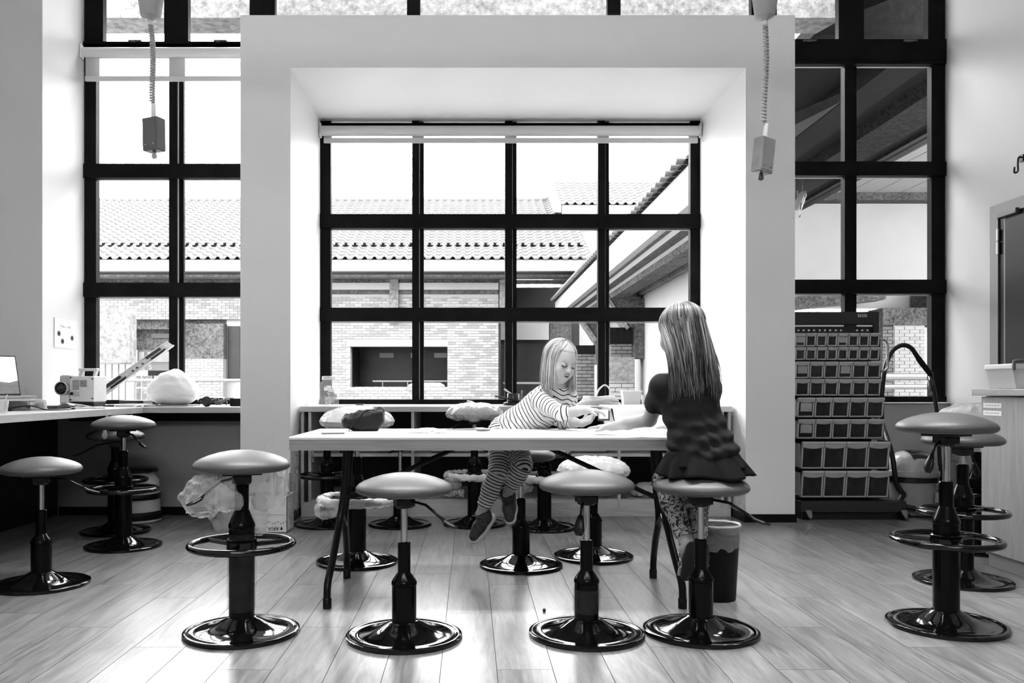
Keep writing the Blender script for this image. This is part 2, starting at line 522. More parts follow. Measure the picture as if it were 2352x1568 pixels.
# ------------------------------------------------------------------ outdoors
def granite_mat(name, lo, hi, scale=26):
    m = bpy.data.materials.new(name); m.use_nodes = True
    nt = m.node_tree; b = nt.nodes['Principled BSDF']
    tc = nt.nodes.new('ShaderNodeTexCoord')
    n = nt.nodes.new('ShaderNodeTexNoise'); n.inputs['Scale'].default_value = scale
    n.inputs['Detail'].default_value = 3; n.inputs['Roughness'].default_value = .8
    n3 = nt.nodes.new('ShaderNodeTexNoise'); n3.inputs['Scale'].default_value = 1.3; n3.inputs['Detail'].default_value = 4
    ad = nt.nodes.new('ShaderNodeMath'); ad.operation = 'MULTIPLY_ADD'; ad.inputs[1].default_value = .35
    nt.links.new(tc.outputs['Object'], n.inputs['Vector']); nt.links.new(tc.outputs['Object'], n3.inputs['Vector'])
    nt.links.new(n3.outputs['Fac'], ad.inputs[0]); nt.links.new(n.outputs['Fac'], ad.inputs[2])
    r = nt.nodes.new('ShaderNodeMapRange')
    r.inputs['From Min'].default_value = .5; r.inputs['From Max'].default_value = .85
    r.inputs['To Min'].default_value = lo; r.inputs['To Max'].default_value = hi
    nt.links.new(ad.outputs[0], r.inputs['Value']); nt.links.new(r.outputs[0], b.inputs['Base Color'])
    b.inputs['Roughness'].default_value = .9; b.inputs['Specular IOR Level'].default_value = .1
    MATS[name] = m
    return m
GRAN = granite_mat('washed_granite_grey', .015, .08, 14)
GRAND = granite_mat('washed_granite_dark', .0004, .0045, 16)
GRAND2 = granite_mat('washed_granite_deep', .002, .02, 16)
GRANL = granite_mat('washed_granite_pale', .06, .155, 11)
OUTW = mat('outdoor_white_render', 0.20, .8, noise=(1.5, .008, 3))
OUTW2 = mat('outdoor_white_ceiling', 0.20, .8)
DARKGL = mat('dark_shop_glass', 0.006, 0.4, spec=.2, noise=(1.2, .004, 3))
RAILM = mat('pale_steel_rail', .12, .4, metal=.3)

def tone_mat(name, lo, hi, frac, rough=.8):
    """brick / tile colour: every object (or every face group) draws its own tone"""
    m = bpy.data.materials.new(name); m.use_nodes = True
    nt = m.node_tree; b = nt.nodes['Principled BSDF']
    oi = nt.nodes.new('ShaderNodeObjectInfo'); at = nt.nodes.new('ShaderNodeAttribute'); at.attribute_name = 'tone'
    ad = nt.nodes.new('ShaderNodeMath'); ad.operation = 'ADD'
    fr = nt.nodes.new('ShaderNodeMath'); fr.operation = 'FRACT'
    nt.links.new(oi.outputs['Random'], ad.inputs[0]); nt.links.new(at.outputs['Fac'], ad.inputs[1])
    nt.links.new(ad.outputs[0], fr.inputs[0])
    r = nt.nodes.new('ShaderNodeMapRange'); r.inputs['From Min'].default_value = frac; r.inputs['From Max'].default_value = frac+.25
    r.inputs['To Min'].default_value = lo; r.inputs['To Max'].default_value = hi
    nt.links.new(fr.outputs[0], r.inputs['Value']); nt.links.new(r.outputs[0], b.inputs['Base Color'])
    b.inputs['Roughness'].default_value = rough
    MATS[name] = m
    return m
BRICK = tone_mat('pale_brick', .11, .17, .25)
BRICKD = tone_mat('grey_brick', .05, .07, .2)
BRICKP = tone_mat('cream_brick', .15, .175, .1)
MORTAR = mat('brick_mortar', .18, .9)
MORTARD = mat('brick_mortar_grey', .015, .9)
TILE = tone_mat('clay_roof_tile', .040, .052, .15, .6)

def set_tone(me, tones):
    a = me.attributes.new('tone', 'FLOAT', 'FACE'); a.data.foreach_set('value', tones)

BRICKS_LEFT = [300]
def brick_face(parent, x0, x1, z0, z1, Y, material, mortar, holes=(), pw=.235, ph=.08, quota=0, dep=.02, side=None):
    """bricks laid on a wall face that looks towards -Y (side=None) or towards -X at X=side (x is then depth)"""
    bw, bh = pw-.014, ph-.014
    cells = []
    r = 0; z = z0
    while z < z1-.02:
        x = x0 - (pw/2 if r % 2 else 0)
        while x < x1-.01:
            a, b = max(x, x0), min(x+bw, x1)
            c, d = z, min(z+bh, z1)
            if b-a > .03 and not any(a < h[1] and b > h[0] and c < h[3] and d > h[2] for h in holes):
                cells.append((a, b, c, d))
            x += pw
        z += ph; r += 1
    full = {}
    joined = MB(); tones = []
    n = 0
    for a, b, c, d in cells:
        if n < quota:
            k = (round(b-a, 3), round(d-c, 3))
            if k not in full:
                if side is None: full[k] = MB().box(0, b-a, -dep, 0, 0, d-c).mesh('brick', material)
                else: full[k] = MB().box(-dep, 0, 0, b-a, 0, d-c).mesh('brick', material)
            o = link('brick', full[k], parent, (a, Y, c) if side is None else (side, a, c))
            n += 1
        else:
            if side is None: joined.box(a, b, Y-dep, Y, c, d)
            else: joined.box(side-dep, side, a, b, c, d)
            tones += [random.random()]*6
    if joined.v:
        o = joined.build('brickwork', material, parent)
        set_tone(o.data, tones); o['kind'] = 'stuff'

# ground of the courtyard
struct(MB().box(-40, 40, FY+.2, 60, -.25, -.1).build('ground_courtyard', mat('courtyard_paving', .2, .9, noise=(1.2, .03, 4))), 'pale paved courtyard outside the windows')

# --- building across the courtyard
bld = thing('courtyard_building', 'pale brick building with wavy tiled roof across the courtyard', 'building', (0, 0, 0))
BY = 25.0
wallM = MB()
op1 = (-3.53, -.67, 1.0, 2.2)      # wide opening seen through the bay
op2 = (-10.1, -6.4, 0.0, 3.0)      # shop front seen through the left window
xs = sorted({-14.0, .83, op1[0], op1[1], op2[0], op2[1]})
for i in range(len(xs)-1):
    a, b = xs[i], xs[i+1]
    if (a, b) == op1[:2]: wallM.box(a, b, BY, BY+.4, -.1, op1[2]); wallM.box(a, b, BY, BY+.4, op1[3], 4.3)
    elif (a, b) == op2[:2]: wallM.box(a, b, BY, BY+.4, op2[3], 4.3)
    else: wallM.box(a, b, BY, BY+.4, -.1, 4.3)
bw_ = wallM.build('brick_wall', MORTAR, bld)
brick_face(bw_, -.67, .83, .66, 3.66, BY, BRICK, MORTAR, quota=200)
brick_face(bw_, -4.35, -.67, .66, 3.66, BY, BRICK, MORTAR, holes=[(op1[0], op1[1], op1[2]-.02, op1[3]+.2)], quota=100)
brick_face(bw_, -11.3, -6.3, 3.0, 3.62, BY, BRICK, MORTAR)
# bands under the eaves
MB().box(-14, .83, BY-.12, BY, 3.86, 4.06).build('white_band', OUTW, bld)
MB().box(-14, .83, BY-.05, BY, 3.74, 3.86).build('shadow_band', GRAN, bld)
MB().box(-14, 3.4, BY-.05, BY+.2, 4.06, 4.16).build('granite_band', GRAN, bld)
MB().box(-14, 3.4, BY-.6, BY, 4.17, 4.24).build('soffit', GRANL, bld)
for xa in (-2.24, .98):
    MB().box(xa-.12, xa+.14, BY-.16, BY, 2.9, 4.16).build('buttress', GRANL, bld)
MB().box(-14, 3.42, BY-1.35, BY-1.1, 4.24, 4.55).build('eaves_fascia', OUTW, bld)
MB().box(-14, 3.42, BY-1.1, BY, 4.24, 4.30).build('eaves_soffit', GRAN, bld)
# opening in the wall: lintel, dark room, low wall, balustrade rail
MB().box(op1[0]-.1, op1[1]+.02, BY-.03, BY+.1, 2.2, 2.39).build('lintel', OUTW, bld)
op = MB(); op.box(op1[0]-.05, op1[1]+.05, BY+2.2, BY+2.3, .2, 3); op.box(op1[0]-.1, op1[0], BY+.4, BY+2.3, .2, 3)
op.box(op1[0], op1[1], BY+.4, BY+2.3, 2.9, 3.0)
op.build('recess', DARKGL, bld)
MB().box(op1[0]+.05, op1[1], BY+.32, BY+.42, .4, 1.02).build('low_wall', GRANL, bld)
MB().tube([(op1[0]+.6, BY+.5, 1.18), (op1[1], BY+.5, 1.18)], .025).build('handrail', RAILM, bld)
for k in range(4):
    MB().tube([(op1[0]+.9+k*.75, BY+.5, .9), (op1[0]+.9+k*.75, BY+.5, 1.18)], .014).build('baluster', RAILM, bld)
for xa, wd in ((-2.9, .45), (-1.9, .3), (-1.15, .4)):
    MB().box(xa, xa+wd, BY+2.12, BY+2.2, 1.95, 2.1).build('lit_window', mat('inner_window', .12, .5), bld)
MB().prism([(-1.9, .95), (-1.85, 1.08), (-1.7, 1.14), (-.9, 1.14), (-.78, 1.08), (-.72, .95)], 'y', BY+.44, BY+.48).build('white_sign_board', OUTW, bld)
# shop front seen through the left window
sf = MB(); sf.box(-10.1, -6.2, BY+1.6, BY+1.7, 0, 3.0)
sf.build('shop_front', mat('shop_front_dark', .02, .5), bld)
MB().box(-10.1, -6.3, BY+.2, BY+.3, 2.72, 3.0).build('shop_fascia', GRAN, bld)
MB().box(-10.2, -8.5, BY+.6, BY+.7, 2.12, 2.75).build('upper_panel', GRAN, bld)
MB().box(-9.6, -9.0, BY+.55, BY+.6, 2.48, 2.62).build('vent', BLKPLASTIC, bld)
for a, b in ((-9.95, -9.78), (-9.68, -8.98), (-8.8, -8.3)):
    f = MB().box(a-.05, b+.05, BY+.5, BY+.56, 1.68, 2.12).build('transom_window', mat('shop_frame', .02, .5), bld)
    MB().box(a, b, BY+.48, BY+.5, 1.76, 2.06).build('pane', mat('shop_pane', .06, .3, noise=(2, .03, 2)), f)
sg = MB().box(-10.3, -8.6, BY+.4, BY+.46, 1.5, 1.68).build('sign_board', mat('shop_sign', .03, .5), bld)
text_mesh('ng  S', .2, mat('sign_white', .16, .5), sg, basis((1,0,0), (0,0,1), (0,-1,0), (-9.72, BY+.395, 1.60)))
for i in range(6):
    for j in range(2):
        MB().box(-10.2+i*.36, -9.88+i*.36, BY+.42, BY+.47, .62+j*.38, .97+j*.38).build('tile', GRANL, bld)
pier = MB().box(-8.45, -7.2, BY-.25, BY+.3, -.1, 1.83).box(-7.2, -6.75, BY+.1, BY+.3, -.1, 3.0).build('pier', MORTAR, bld)
MB().box(-8.46, -7.19, BY-.26, BY+.3, 1.83, 2.85).build('pier_head', GRAN, bld)
brick_face(pier, -8.45, -7.2, .6, 1.83, BY-.25, BRICK, MORTAR)
MB().box(-7.15, -6.8, BY+.02, BY+.1, 1.2, 2.8).build('dark_window', DARKGL, bld)

# roof: courses of wavy tiles
def tile_profile(n=9, w=.30):
    pts = []
    for i in range(n):
        t = i/(n-1)
        # flat pan then a raised roll
        z = 0.0 if t < .45 else .075*math.sin((t-.45)/.55*math.pi)
        pts.append((t*w, z + .0))
    return pts
def tile_mesh(w, l, rise, thick=.038, n=9):
    """one tile: laid along +y (up the slope by l) rising by rise; front edge proud"""
    pr = tile_profile(n, w)
    vs = []; fs = []
    for (yy, zz) in ((0, thick), (l*1.06, rise*1.06)):
        for px_, pz in pr: vs.append((px_, yy, zz+pz))
    for px_, pz in pr: vs.append((px_, 0.004, pz-.012))
    for i in range(n-1):
        fs.append((i, i+1, n+i+1, n+i)); fs.append((2*n+i, 2*n+i+1, i+1, i))
    return vs, fs
def tiled_roof(parent, x0, x1, ye, ze, yr, zr, rows, pw=.27, quota=0, skip=None, pick=None):
    cols = int(round((x1-x0)/pw)); pw = (x1-x0)/cols
    l = (yr-ye)/rows; rise = (zr-ze)/rows
    vs, fs = tile_mesh(pw, l, rise)
    me = bpy.data.meshes.new('roof_tile'); me.from_pydata(vs, [], fs); me.materials.append(TILE)
    me.polygons.foreach_set('use_smooth', [True]*len(me.polygons)); me.set_sharp_from_angle(angle=math.radians(50))
    jv = []; jf = []; tn = []; n = 0
    for r in range(rows):
        for c in range(cols):
            o = (x0+c*pw, ye+r*l, ze+r*rise)
            if skip and skip(o[0], o[1]): continue
            if n < quota and (pick is None or pick(o)):
                link('roof_tile', me, parent, o); n += 1
            else:
                b = len(jv); jv += [(p[0]+o[0], p[1]+o[1], p[2]+o[2]) for p in vs]
                jf += [tuple(i+b for i in f) for f in fs]; tn += [random.random()]*len(fs)
    if jv:
        m2 = bpy.data.meshes.new('roof_tiling'); m2.from_pydata(jv, [], jf); m2.materials.append(TILE)
        m2.polygons.foreach_set('use_smooth', [True]*len(m2.polygons)); m2.set_sharp_from_angle(angle=math.radians(50))
        set_tone(m2, tn)
        q = link('roof_tiling', m2, parent); q['kind'] = 'stuff'
roofE = (BY-1.45, 4.56); roofR = (30.2, 7.65)
rf = MB().prism([(roofE[0]+.1, roofE[1]-.06), (roofR[0], roofR[1]-.06), (roofR[0], roofR[1]-.5), (roofE[0]+.3, roofE[1]-.25)], 'x', -14, 3.4).build('roof', GRAN, bld)
def seen(o):
    # tiles standing behind the window panes, in the lower courses
    px = 1080 + o[0]*F/o[1]
    return (215 < px < 560 or 755 < px < 1400)
tiled_roof(rf, -14, 3.4, roofE[0], roofE[1], roofR[0], roofR[1], 23, quota=300, pick=seen)
MB().tube([(-14, roofR[0], roofR[1]+.02), (3.4, roofR[0], roofR[1]+.02)], .09, 10).build('ridge', TILE, rf)
MB().box(-14, 3.3, roofE[0]+1.05, roofE[0]+1.25, roofE[1]+.56, roofE[1]+.60).build('snow_guard', GRANL, rf)
for c in range(64):
    xx = -13.9+c*.27
    if seen((xx, 24.8)): MB().box(xx, xx+.07, roofE[0]+1.02, roofE[0]+1.12, roofE[1]+.555, roofE[1]+.62).build('guard_clip', GRAND, rf)

# right part: recess beside the brick wall
rc = MB(); rc.box(.83, 3.6, 28.0, 28.1, -.1, 4.3); rc.box(.83, .9, BY, 28, -.1, 4.3)
rc.build('glazed_recess', DARKGL, bld)
MB().box(.9, 2.6, 27.6, 27.7, 2.55, 3.2).build('white_panel', OUTW, bld)
MB().box(2.45, 3.1, 26.0, 26.4, 1.2, 3.4).build('granite_pier', GRAN, bld)
MB().box(2.5, 4.2, 28.2, 28.3, -.1, 4.2).build('white_wall', OUTW, bld)
MB().box(1.0, 2.3, 25.6, 25.7, 1.1, 1.16).build('handrail', RAILM, bld)
# higher roof behind
hb = thing('rear_building', 'higher tiled roof with white gable rising behind the brick building', 'building', (0, 0, 0))
h0, h1 = WX(1290, 28), WX(1490, 28)+1.2
MB().box(h0, h1, 28.4, 31, 4, 7.0).build('wall', OUTW, hb)
MB().prism([(27.9, 6.75), (27.9, 7.0), (30.6, 8.45), (30.6, 8.1)], 'x', h0-.28, h0-.02).build('gable_board', OUTW, hb)
MB().box(h0, h1, 27.85, 28.0, 6.55, 6.98).build('fascia', OUTW, hb)
hr = MB().prism([(28.0, 6.95), (30.6, 8.38), (30.6, 8.1), (28.2, 6.8)], 'x', h0-.02, h1).build('roof', GRAN, hb)
tiled_roof(hr, h0-.05, h1, 27.8, 7.0, 30.6, 8.42, 9)

# --- covered walkway on the right, running away from the room
wk = thing('covered_walkway', 'covered walkway with white fascia and washed granite beams outside the bay', 'building', (0, 0, 0))
Y0, Y1 = 9.6, 25.0
MB().prism([(2.5, 3.06), (2.5, 3.52), (2.62, 3.56), (2.62, 3.06)], 'y', Y0, Y1).build('fascia', OUTW, wk)
MB().box(2.44, 2.6, Y0, Y1, 3.525, 3.555).build('drip_edge', GRAND, wk)
MB().box(2.62, 2.68, Y0, Y1, 3.045, 3.10).build('beam_step', GRAN, wk)
MB().box(2.62, 2.665, Y0, Y1, 3.06, 3.3).build('soffit_edge', GRAN, wk)
MB().prism([(2.668, 3.05), (2.73, 3.0), (2.75, 3.3), (2.668, 3.3)], 'y', Y0, Y1).build('pale_fillet', OUTW, wk)
MB().prism([(2.73, 3.0), (2.90, 2.995), (2.95, 3.3), (2.73, 3.3)], 'y', Y0, Y1).build('soffit_band', GRAN, wk)
MB().prism([(2.90, 2.995), (2.95, 2.965), (3.0, 3.3), (2.9, 3.3)], 'y', Y0, Y1).build('pale_fillet', OUTW, wk)
MB().prism([(2.95, 2.965), (2.985, 2.87), (3.30, 2.87), (3.30, 3.3), (2.95, 3.3)], 'y', Y0, Y1).build('main_beam', GRAN, wk)
MB().box(3.6, 3.8, 12.5, Y1, 2.955, 3.3).build('inner_beam', GRANL, wk)
wr = MB().prism([(2.46, 3.56), (4.2, 4.3), (4.2, 4.2), (2.6, 3.4)], 'y', Y0, Y1).build('roof_deck', GRAND, wk)
em = MB().lathe([(.04, -.14), (.04, .14)], 10, M=Matrix.Rotation(math.radians(90), 4, 'Y')).mesh('roof_tile', TILE, True)
for k in range(56):
    link('roof_tile', em, wr, (2.50, Y0+.14+k*.275, 3.56))
MB().box(2.5, 2.9, 9.2, 9.62, 2.9, 4.3).build('end_wall', OUTW, wk)
# columns with raked brackets and brick piers
for cy, cxx in ((18.0, 3.35), (22.5, 3.35)):
    MB().prism([(2.95, 2.87), (cxx+.35, 2.87), (cxx+.35, 1.6), (cxx, 1.6), (cxx-.02, 2.3)], 'y', cy, cy+.5).build('bracket', GRAN, wk)
    MB().prism([(2.86, 2.87), (2.95, 2.87), (cxx+.02, 2.25), (cxx-.04, 2.2)], 'y', cy-.04, cy+.5).build('bracket_edge', GRANL, wk)
pa = MB().box(2.98, 3.42, 18.0, 18.5, -.1, 2.1).build('brick_pier', MORTARD, wk)
brick_face(pa, 2.98, 3.42, .5, 1.9, 18.0, BRICKD, MORTARD)
MB().box(2.96, 3.44, 17.97, 18.5, 1.9, 2.25).build('pier_cap', GRAND, wk)
pb = MB().box(2.45, 2.85, 19.5, 20, -.1, 1.95).build('brick_pier', MORTARD, wk)
brick_face(pb, 2.45, 2.85, .5, 1.75, 19.5, BRICKD, MORTARD)
MB().box(2.43, 2.87, 19.47, 20, 1.75, 1.95).build('pier_cap', GRAND, wk)
MB().box(3.7, 3.78, 14, 24, -.1, 2.95).build('white_wall', OUTW, wk)
pl = MB().box(2.62, 3.1, 16.0, 16.5, -.1, 1.55).build('planter', GRANL, wk)
brick_face(pl, 2.62, 3.1, .5, 1.1, 16.0, BRICK, MORTAR)

# --- deep canopy outside the right window
cp = thing('plaza_canopy', 'dark washed granite canopy with white boarded ceiling outside the right window', 'building', (0, 0, 0))
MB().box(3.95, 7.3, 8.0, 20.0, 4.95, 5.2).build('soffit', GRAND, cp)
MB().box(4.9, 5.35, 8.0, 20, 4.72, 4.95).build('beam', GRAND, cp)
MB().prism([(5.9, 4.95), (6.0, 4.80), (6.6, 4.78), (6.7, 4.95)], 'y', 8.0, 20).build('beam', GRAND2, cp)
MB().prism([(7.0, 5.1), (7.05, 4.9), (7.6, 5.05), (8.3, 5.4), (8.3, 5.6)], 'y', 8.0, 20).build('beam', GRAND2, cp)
for k in range(9):
    MB().box(8.3+k*.62, 8.9+k*.62, 9.5, 20, 5.58, 5.64).build('ceiling_board', OUTW2, cp)
MB().box(8.3, 14.2, 9.5, 20.4, 5.66, 5.7).build('ceiling_backing', GRAND, cp)
MB().box(7.0, 15, 20.0, 20.4, 5.40, 5.64).build('cross_beam', GRAN, cp)
MB().box(7.2, 15, 20.4, 20.7, 2.9, 5.45).build('white_wall', OUTW, cp)
MB().prism([(7.2, 2.9), (9.2, 3.5), (9.2, 2.9)], 'y', 20.2, 20.4).build('raked_panel', OUTW2, cp)
MB().prism([(7.6, 3.1), (9.6, 3.35), (9.6, 3.02), (7.6, 2.8)], 'y', 19.6, 20.2).build('raking_beam', GRAN, cp)
# strip light hung under the canopy
sl = thing('strip_light', 'white tubular strip light hanging under the dark outdoor canopy', 'light', (0, 0, 0))
MB().tube([(5.05, 13.2, 3.66), (5.95, 15.2, 4.42)], .07, 10).build('tube', mat('strip_tube', .16, .4), sl)
for f in (.12, .75):
    p = Vector((5.05, 13.2, 3.66)).lerp(Vector((5.95, 15.2, 4.42)), f)
    MB().tube([p+Vector((-.06, 0, .15)), p+Vector((-.04, 0, -.08)), p+Vector((.06, 0, -.08)), p+Vector((.08, 0, .15))], .012, 6).build('hanger', BLKPLASTIC, sl)
MB().tube([(5.05, 13.2, 3.72), (5.05, 13.2, 4.95)], .008, 6).build('rod', BLKPLASTIC, sl)
MB().tube([(5.95, 15.2, 4.48), (5.95, 15.2, 4.95)], .008, 6).build('rod', BLKPLASTIC, sl)
bp = thing('brick_pillar', 'cream brick pillar with grey granite band beyond the rack', 'pillar', (0, 0, 0))
PYb = 19.6
px0, px1, px2 = WX(2028, PYb), WX(2054, PYb), WX(2124, PYb)
shaft = MB().prism([(px1-.02, PYb), (px2, PYb), (px2, PYb+.7), (px1-.02, PYb+.7)], 'z', -.1, 2.42).build('shaft', MORTAR, bp)
brick_face(shaft, px1, px2, .4, 2.42, PYb, BRICKP, MORTAR, quota=60)
sd = MB().box(px0, px1-.02, PYb+.02, PYb+.7, -.1, 2.42).build('side_shaft', MORTARD, bp)
brick_face(sd, px0, px1-.02, .4, 2.42, PYb+.02, BRICKD, MORTARD)
MB().box(px0-.02, px2+.04, PYb-.04, PYb+.7, 2.42, 2.82).build('band', GRAN, bp)
MB().box(px2+.04, px2+.4, PYb-.02, PYb+.7, 2.42, 3.3).build('bracket', GRAN, bp)
MB().box(px2+.1, px2+.9, PYb+.8, PYb+.9, -.1, 2.5).build('pale_backing', OUTW, bp)

def railing(name, label, x0, x1, Y, top, low, n, rr=.022, zb=-.1):
    t = thing(name, label, 'railing', (0, 0, 0))
    MB().tube([(x0, Y, top), (x1, Y, top)], rr, 8).build('top_rail', RAILM, t)
    MB().tube([(x0, Y, low), (x1, Y, low)], rr*.7, 8).build('lower_rail', RAILM, t)
    for k in range(n):
        xx = x0+(x1-x0)*k/(n-1)
        MB().tube([(xx, Y, zb), (xx, Y, top)], rr*.7, 8).build('post', RAILM, t)
    return t
railing('railing', 'pale steel railing outside the left window', -6.5, -3.0, 12.0, 1.07, .78, 5)
railing('railing', 'thick pale railing seen between drawer rack and right window frame', 5.6, 9.5, 11.8, 1.12, .98, 4, .05)
gw = thing('granite_wall', 'pale speckled granite wall with ribbed white panel at far left outside', 'wall', (0, 0, 0))
gy = 14.0
MB().prism([(-6.8, 1.42), (-5.62, 1.38), (-5.62, 2.2), (-5.68, 2.27), (-6.8, 2.38)], 'y', gy, gy+.3).build('granite_slab', GRANL, gw)
for k in range(11):
    MB().box(-6.8+k*.11, -6.72+k*.11, gy+.08, gy+.1, -.1, 1.36).build('rib', mat('ribbed_white', .18, .5), gw)
MB().box(-6.8, -5.62, gy+.1, gy+.3, -.1, 1.38).build('ribbed_panel', mat('ribbed_white_back', .12, .5), gw)
# overhanging eave of this building, seen at the top of the clerestory
ev = thing('eave_beam', 'washed granite eave beam hanging outside the clerestory panes', 'beam', (0, 0, 0))
MB().box(-9, 3.93, 8.9, 9.3, 4.84, 6.0).build('beam', GRANL, ev)
MB().box(3.93, 9, 8.9, 9.3, 4.70, 6.0).build('beam_end', GRAND, ev)
nb = thing('roof_edge', 'dark sloping roof edge outside the top right panes', 'roof', (0, 0, 0))
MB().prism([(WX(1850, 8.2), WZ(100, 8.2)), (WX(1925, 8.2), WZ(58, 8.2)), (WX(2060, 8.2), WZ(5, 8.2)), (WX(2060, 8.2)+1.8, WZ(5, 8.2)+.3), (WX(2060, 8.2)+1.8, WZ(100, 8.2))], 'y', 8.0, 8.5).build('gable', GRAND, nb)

# ------------------------------------------------------------------ blinds
def roller_blind(label, x0, x1, zt, zc, zb, Y):
    t = thing('roller_blind', label, 'blind', ((x0+x1)/2, Y, zc))
    h = (x1-x0)/2
    M = Matrix.Rotation(math.radians(90), 4, 'Y')
    r = (zt-zc)/2
    MB().lathe([(r*.9, -h), (r, -h+.004), (r, h-.004), (r*.9, h)], 24, (0, 0, 0), M=Matrix.Translation((0, 0, r)) @ M).build('roller', mat('blind_roll', .62, .5), t, angle=40)
    MB().box(-h+.02, h-.015, .01, .0115, zb-zc+.01, .03).build('blind_fabric', mat('blind_fabric', .66, .8, alpha=.55), t)
    MB().box(-h+.02, h-.015, -.004, .018, zb-zc-.03, zb-zc+.012, ch=.004).build('bottom_bar', mat('blind_bar', .55, .4), t)
    MB().box(-h-.012, -h, -.03, .03, -.01, zt-zc+.02).build('end_bracket', WHITEPL, t)
    MB().box(h, h+.008, -.03, .03, -.01, zt-zc+.02).build('end_bracket', WHITEPL, t)
    return t
yb = FY-.075
roller_blind('white roller blind rolled up at the top of the bay window', BI0+.02, BI1-.02, WZ(289, yb), WZ(312, yb), WZ(320, yb), yb)
roller_blind('white roller blind over the left window, pulled down a hand width', -3.285, BX0-.01, WZ(109, yb), WZ(131, yb), WZ(178, yb), yb)

# ------------------------------------------------------------------ stools
def stool_base():
    p = [(.2215, 0), (.2235, .006), (.2215, .014), (.212, .0185), (.203, .016), (.198, .013), (.17, .017), (.13, .026), (.095, .040), (.072, .054), (.056, .062), (.052, .066)]
    return MB().lathe(p, 56).mesh('base', STEELBLK, angle=50)
SM = {
    'base': stool_base(),
    'short': MB().lathe([(.047, .055), (.047, .20), (.049, .203), (.049, .212), (.044, .222), (.0245, .25), (.0245, .363), (.021, .366)], 32).mesh('column', COLBLK, angle=30),
    'tall': MB().lathe([(.049, .055), (.049, .41), (.051, .413), (.051, .424), (.046, .434), (.030, .475), (.027, .48), (.027, .575), (.023, .58)], 32).mesh('column', COLBLK, angle=30),
    'mount': MB().box(-.075, .075, -.055, .055, -.046, -.034, ch=.004).lathe([(.03, -.085), (.036, -.08), (.036, -.046)], 20).box(-.036, .036, -.036, .036, -.078, -.046, ch=.006).mesh('seat_mount', BLKPLASTIC),
    'ring': MB().torus(.195, .0135, seg=56, sides=12).mesh('foot_ring', STEELBLK, True),
}
sp = MB()
for k in range(3):
    a = 2*math.pi*k/3+.5
    sp.tube([(.045*math.cos(a), .045*math.sin(a), -.004), (.19*math.cos(a), .19*math.sin(a), 0)], .010, 8)
sp.lathe([(.056, -.03), (.058, -.028), (.058, .02), (.054, .024)], 28)
SM['spokes'] = sp.mesh('ring_spokes', STEELBLK, angle=40)
pr = [(.001, .050), (.05, .0475), (.09, .040), (.125, .030), (.155, .018), (.173, .008), (.182, -.002), (.1845, -.010), (.183, -.018), (.175, -.026), (.160, -.031), (.12, -.034), (.001, -.034)]
SM['seat'] = MB().lathe(pr, 56, cap=False).mesh('seat', SEAT, True)
def lever_meshes(L=.20, drop=.06):
    a = MB().tube([(.03, 0, -.055), (.11, 0, -.065), (L, 0, -.055-drop)], .0055, 8).mesh('lever', TABLELEG, True)
    return a
SM['lever'] = lever_meshes()
SM['paddle'] = MB().tube([(.185, 0, -.105), (.205, 0, -.12), (.235, 0, -.13), (.262, 0, -.136)], [.008, .013, .013, .007], 10, flat=.5).mesh('lever_grip', BLKPLASTIC, True)
SM['lever2'] = MB().tube([(.02, 0, -.06), (.06, 0, -.085), (.075, 0, -.12)], .0055, 8).mesh('lever', TABLELEG, True)
SM['paddle2'] = MB().tube([(.075, 0, -.115), (.085, 0, -.14), (.095, 0, -.17), (.098, 0, -.19)], [.008, .017, .023, .012], 10, flat=.5).mesh('lever_grip', BLKPLASTIC, True)

def ridged(p, sc):
    v = 0; a = 1.0
    for i in range(4):
        v += a*(.5-1.6*abs(mnoise.noise(Vector(p)*sc))); sc *= 1.9; a *= .55
    return v
def crumple(me_src, name, material, amp, sc, seed, grow=1.0, zs=1.0, sub=0):
    bm = bmesh.new(); bm.from_mesh(me_src)
    if sub: bmesh.ops.subdivide_edges(bm, edges=list(bm.edges), cuts=sub, use_grid_fill=True)
    bm.normal_update()
    off = Vector((seed*3.1, seed*1.7, seed*.9))
    for v in bm.verts:
        n = v.normal.copy()
        a = ridged(v.co+off, sc)
        v.co = Vector((v.co.x*grow, v.co.y*grow, v.co.z*zs)) + n*(amp*(a+.35))
    me = bpy.data.meshes.new(name); bm.to_mesh(me); bm.free()
    me.materials.clear(); me.materials.append(material)
    me.polygons.foreach_set('use_smooth', [True]*len(me.polygons))
    me.set_sharp_from_angle(angle=math.radians(40))
    return me

def piston_mesh(z0, z1):
    return MB().lathe([(.0135, z0), (.0135, z1)], 20).mesh('piston', CHROME, angle=40)

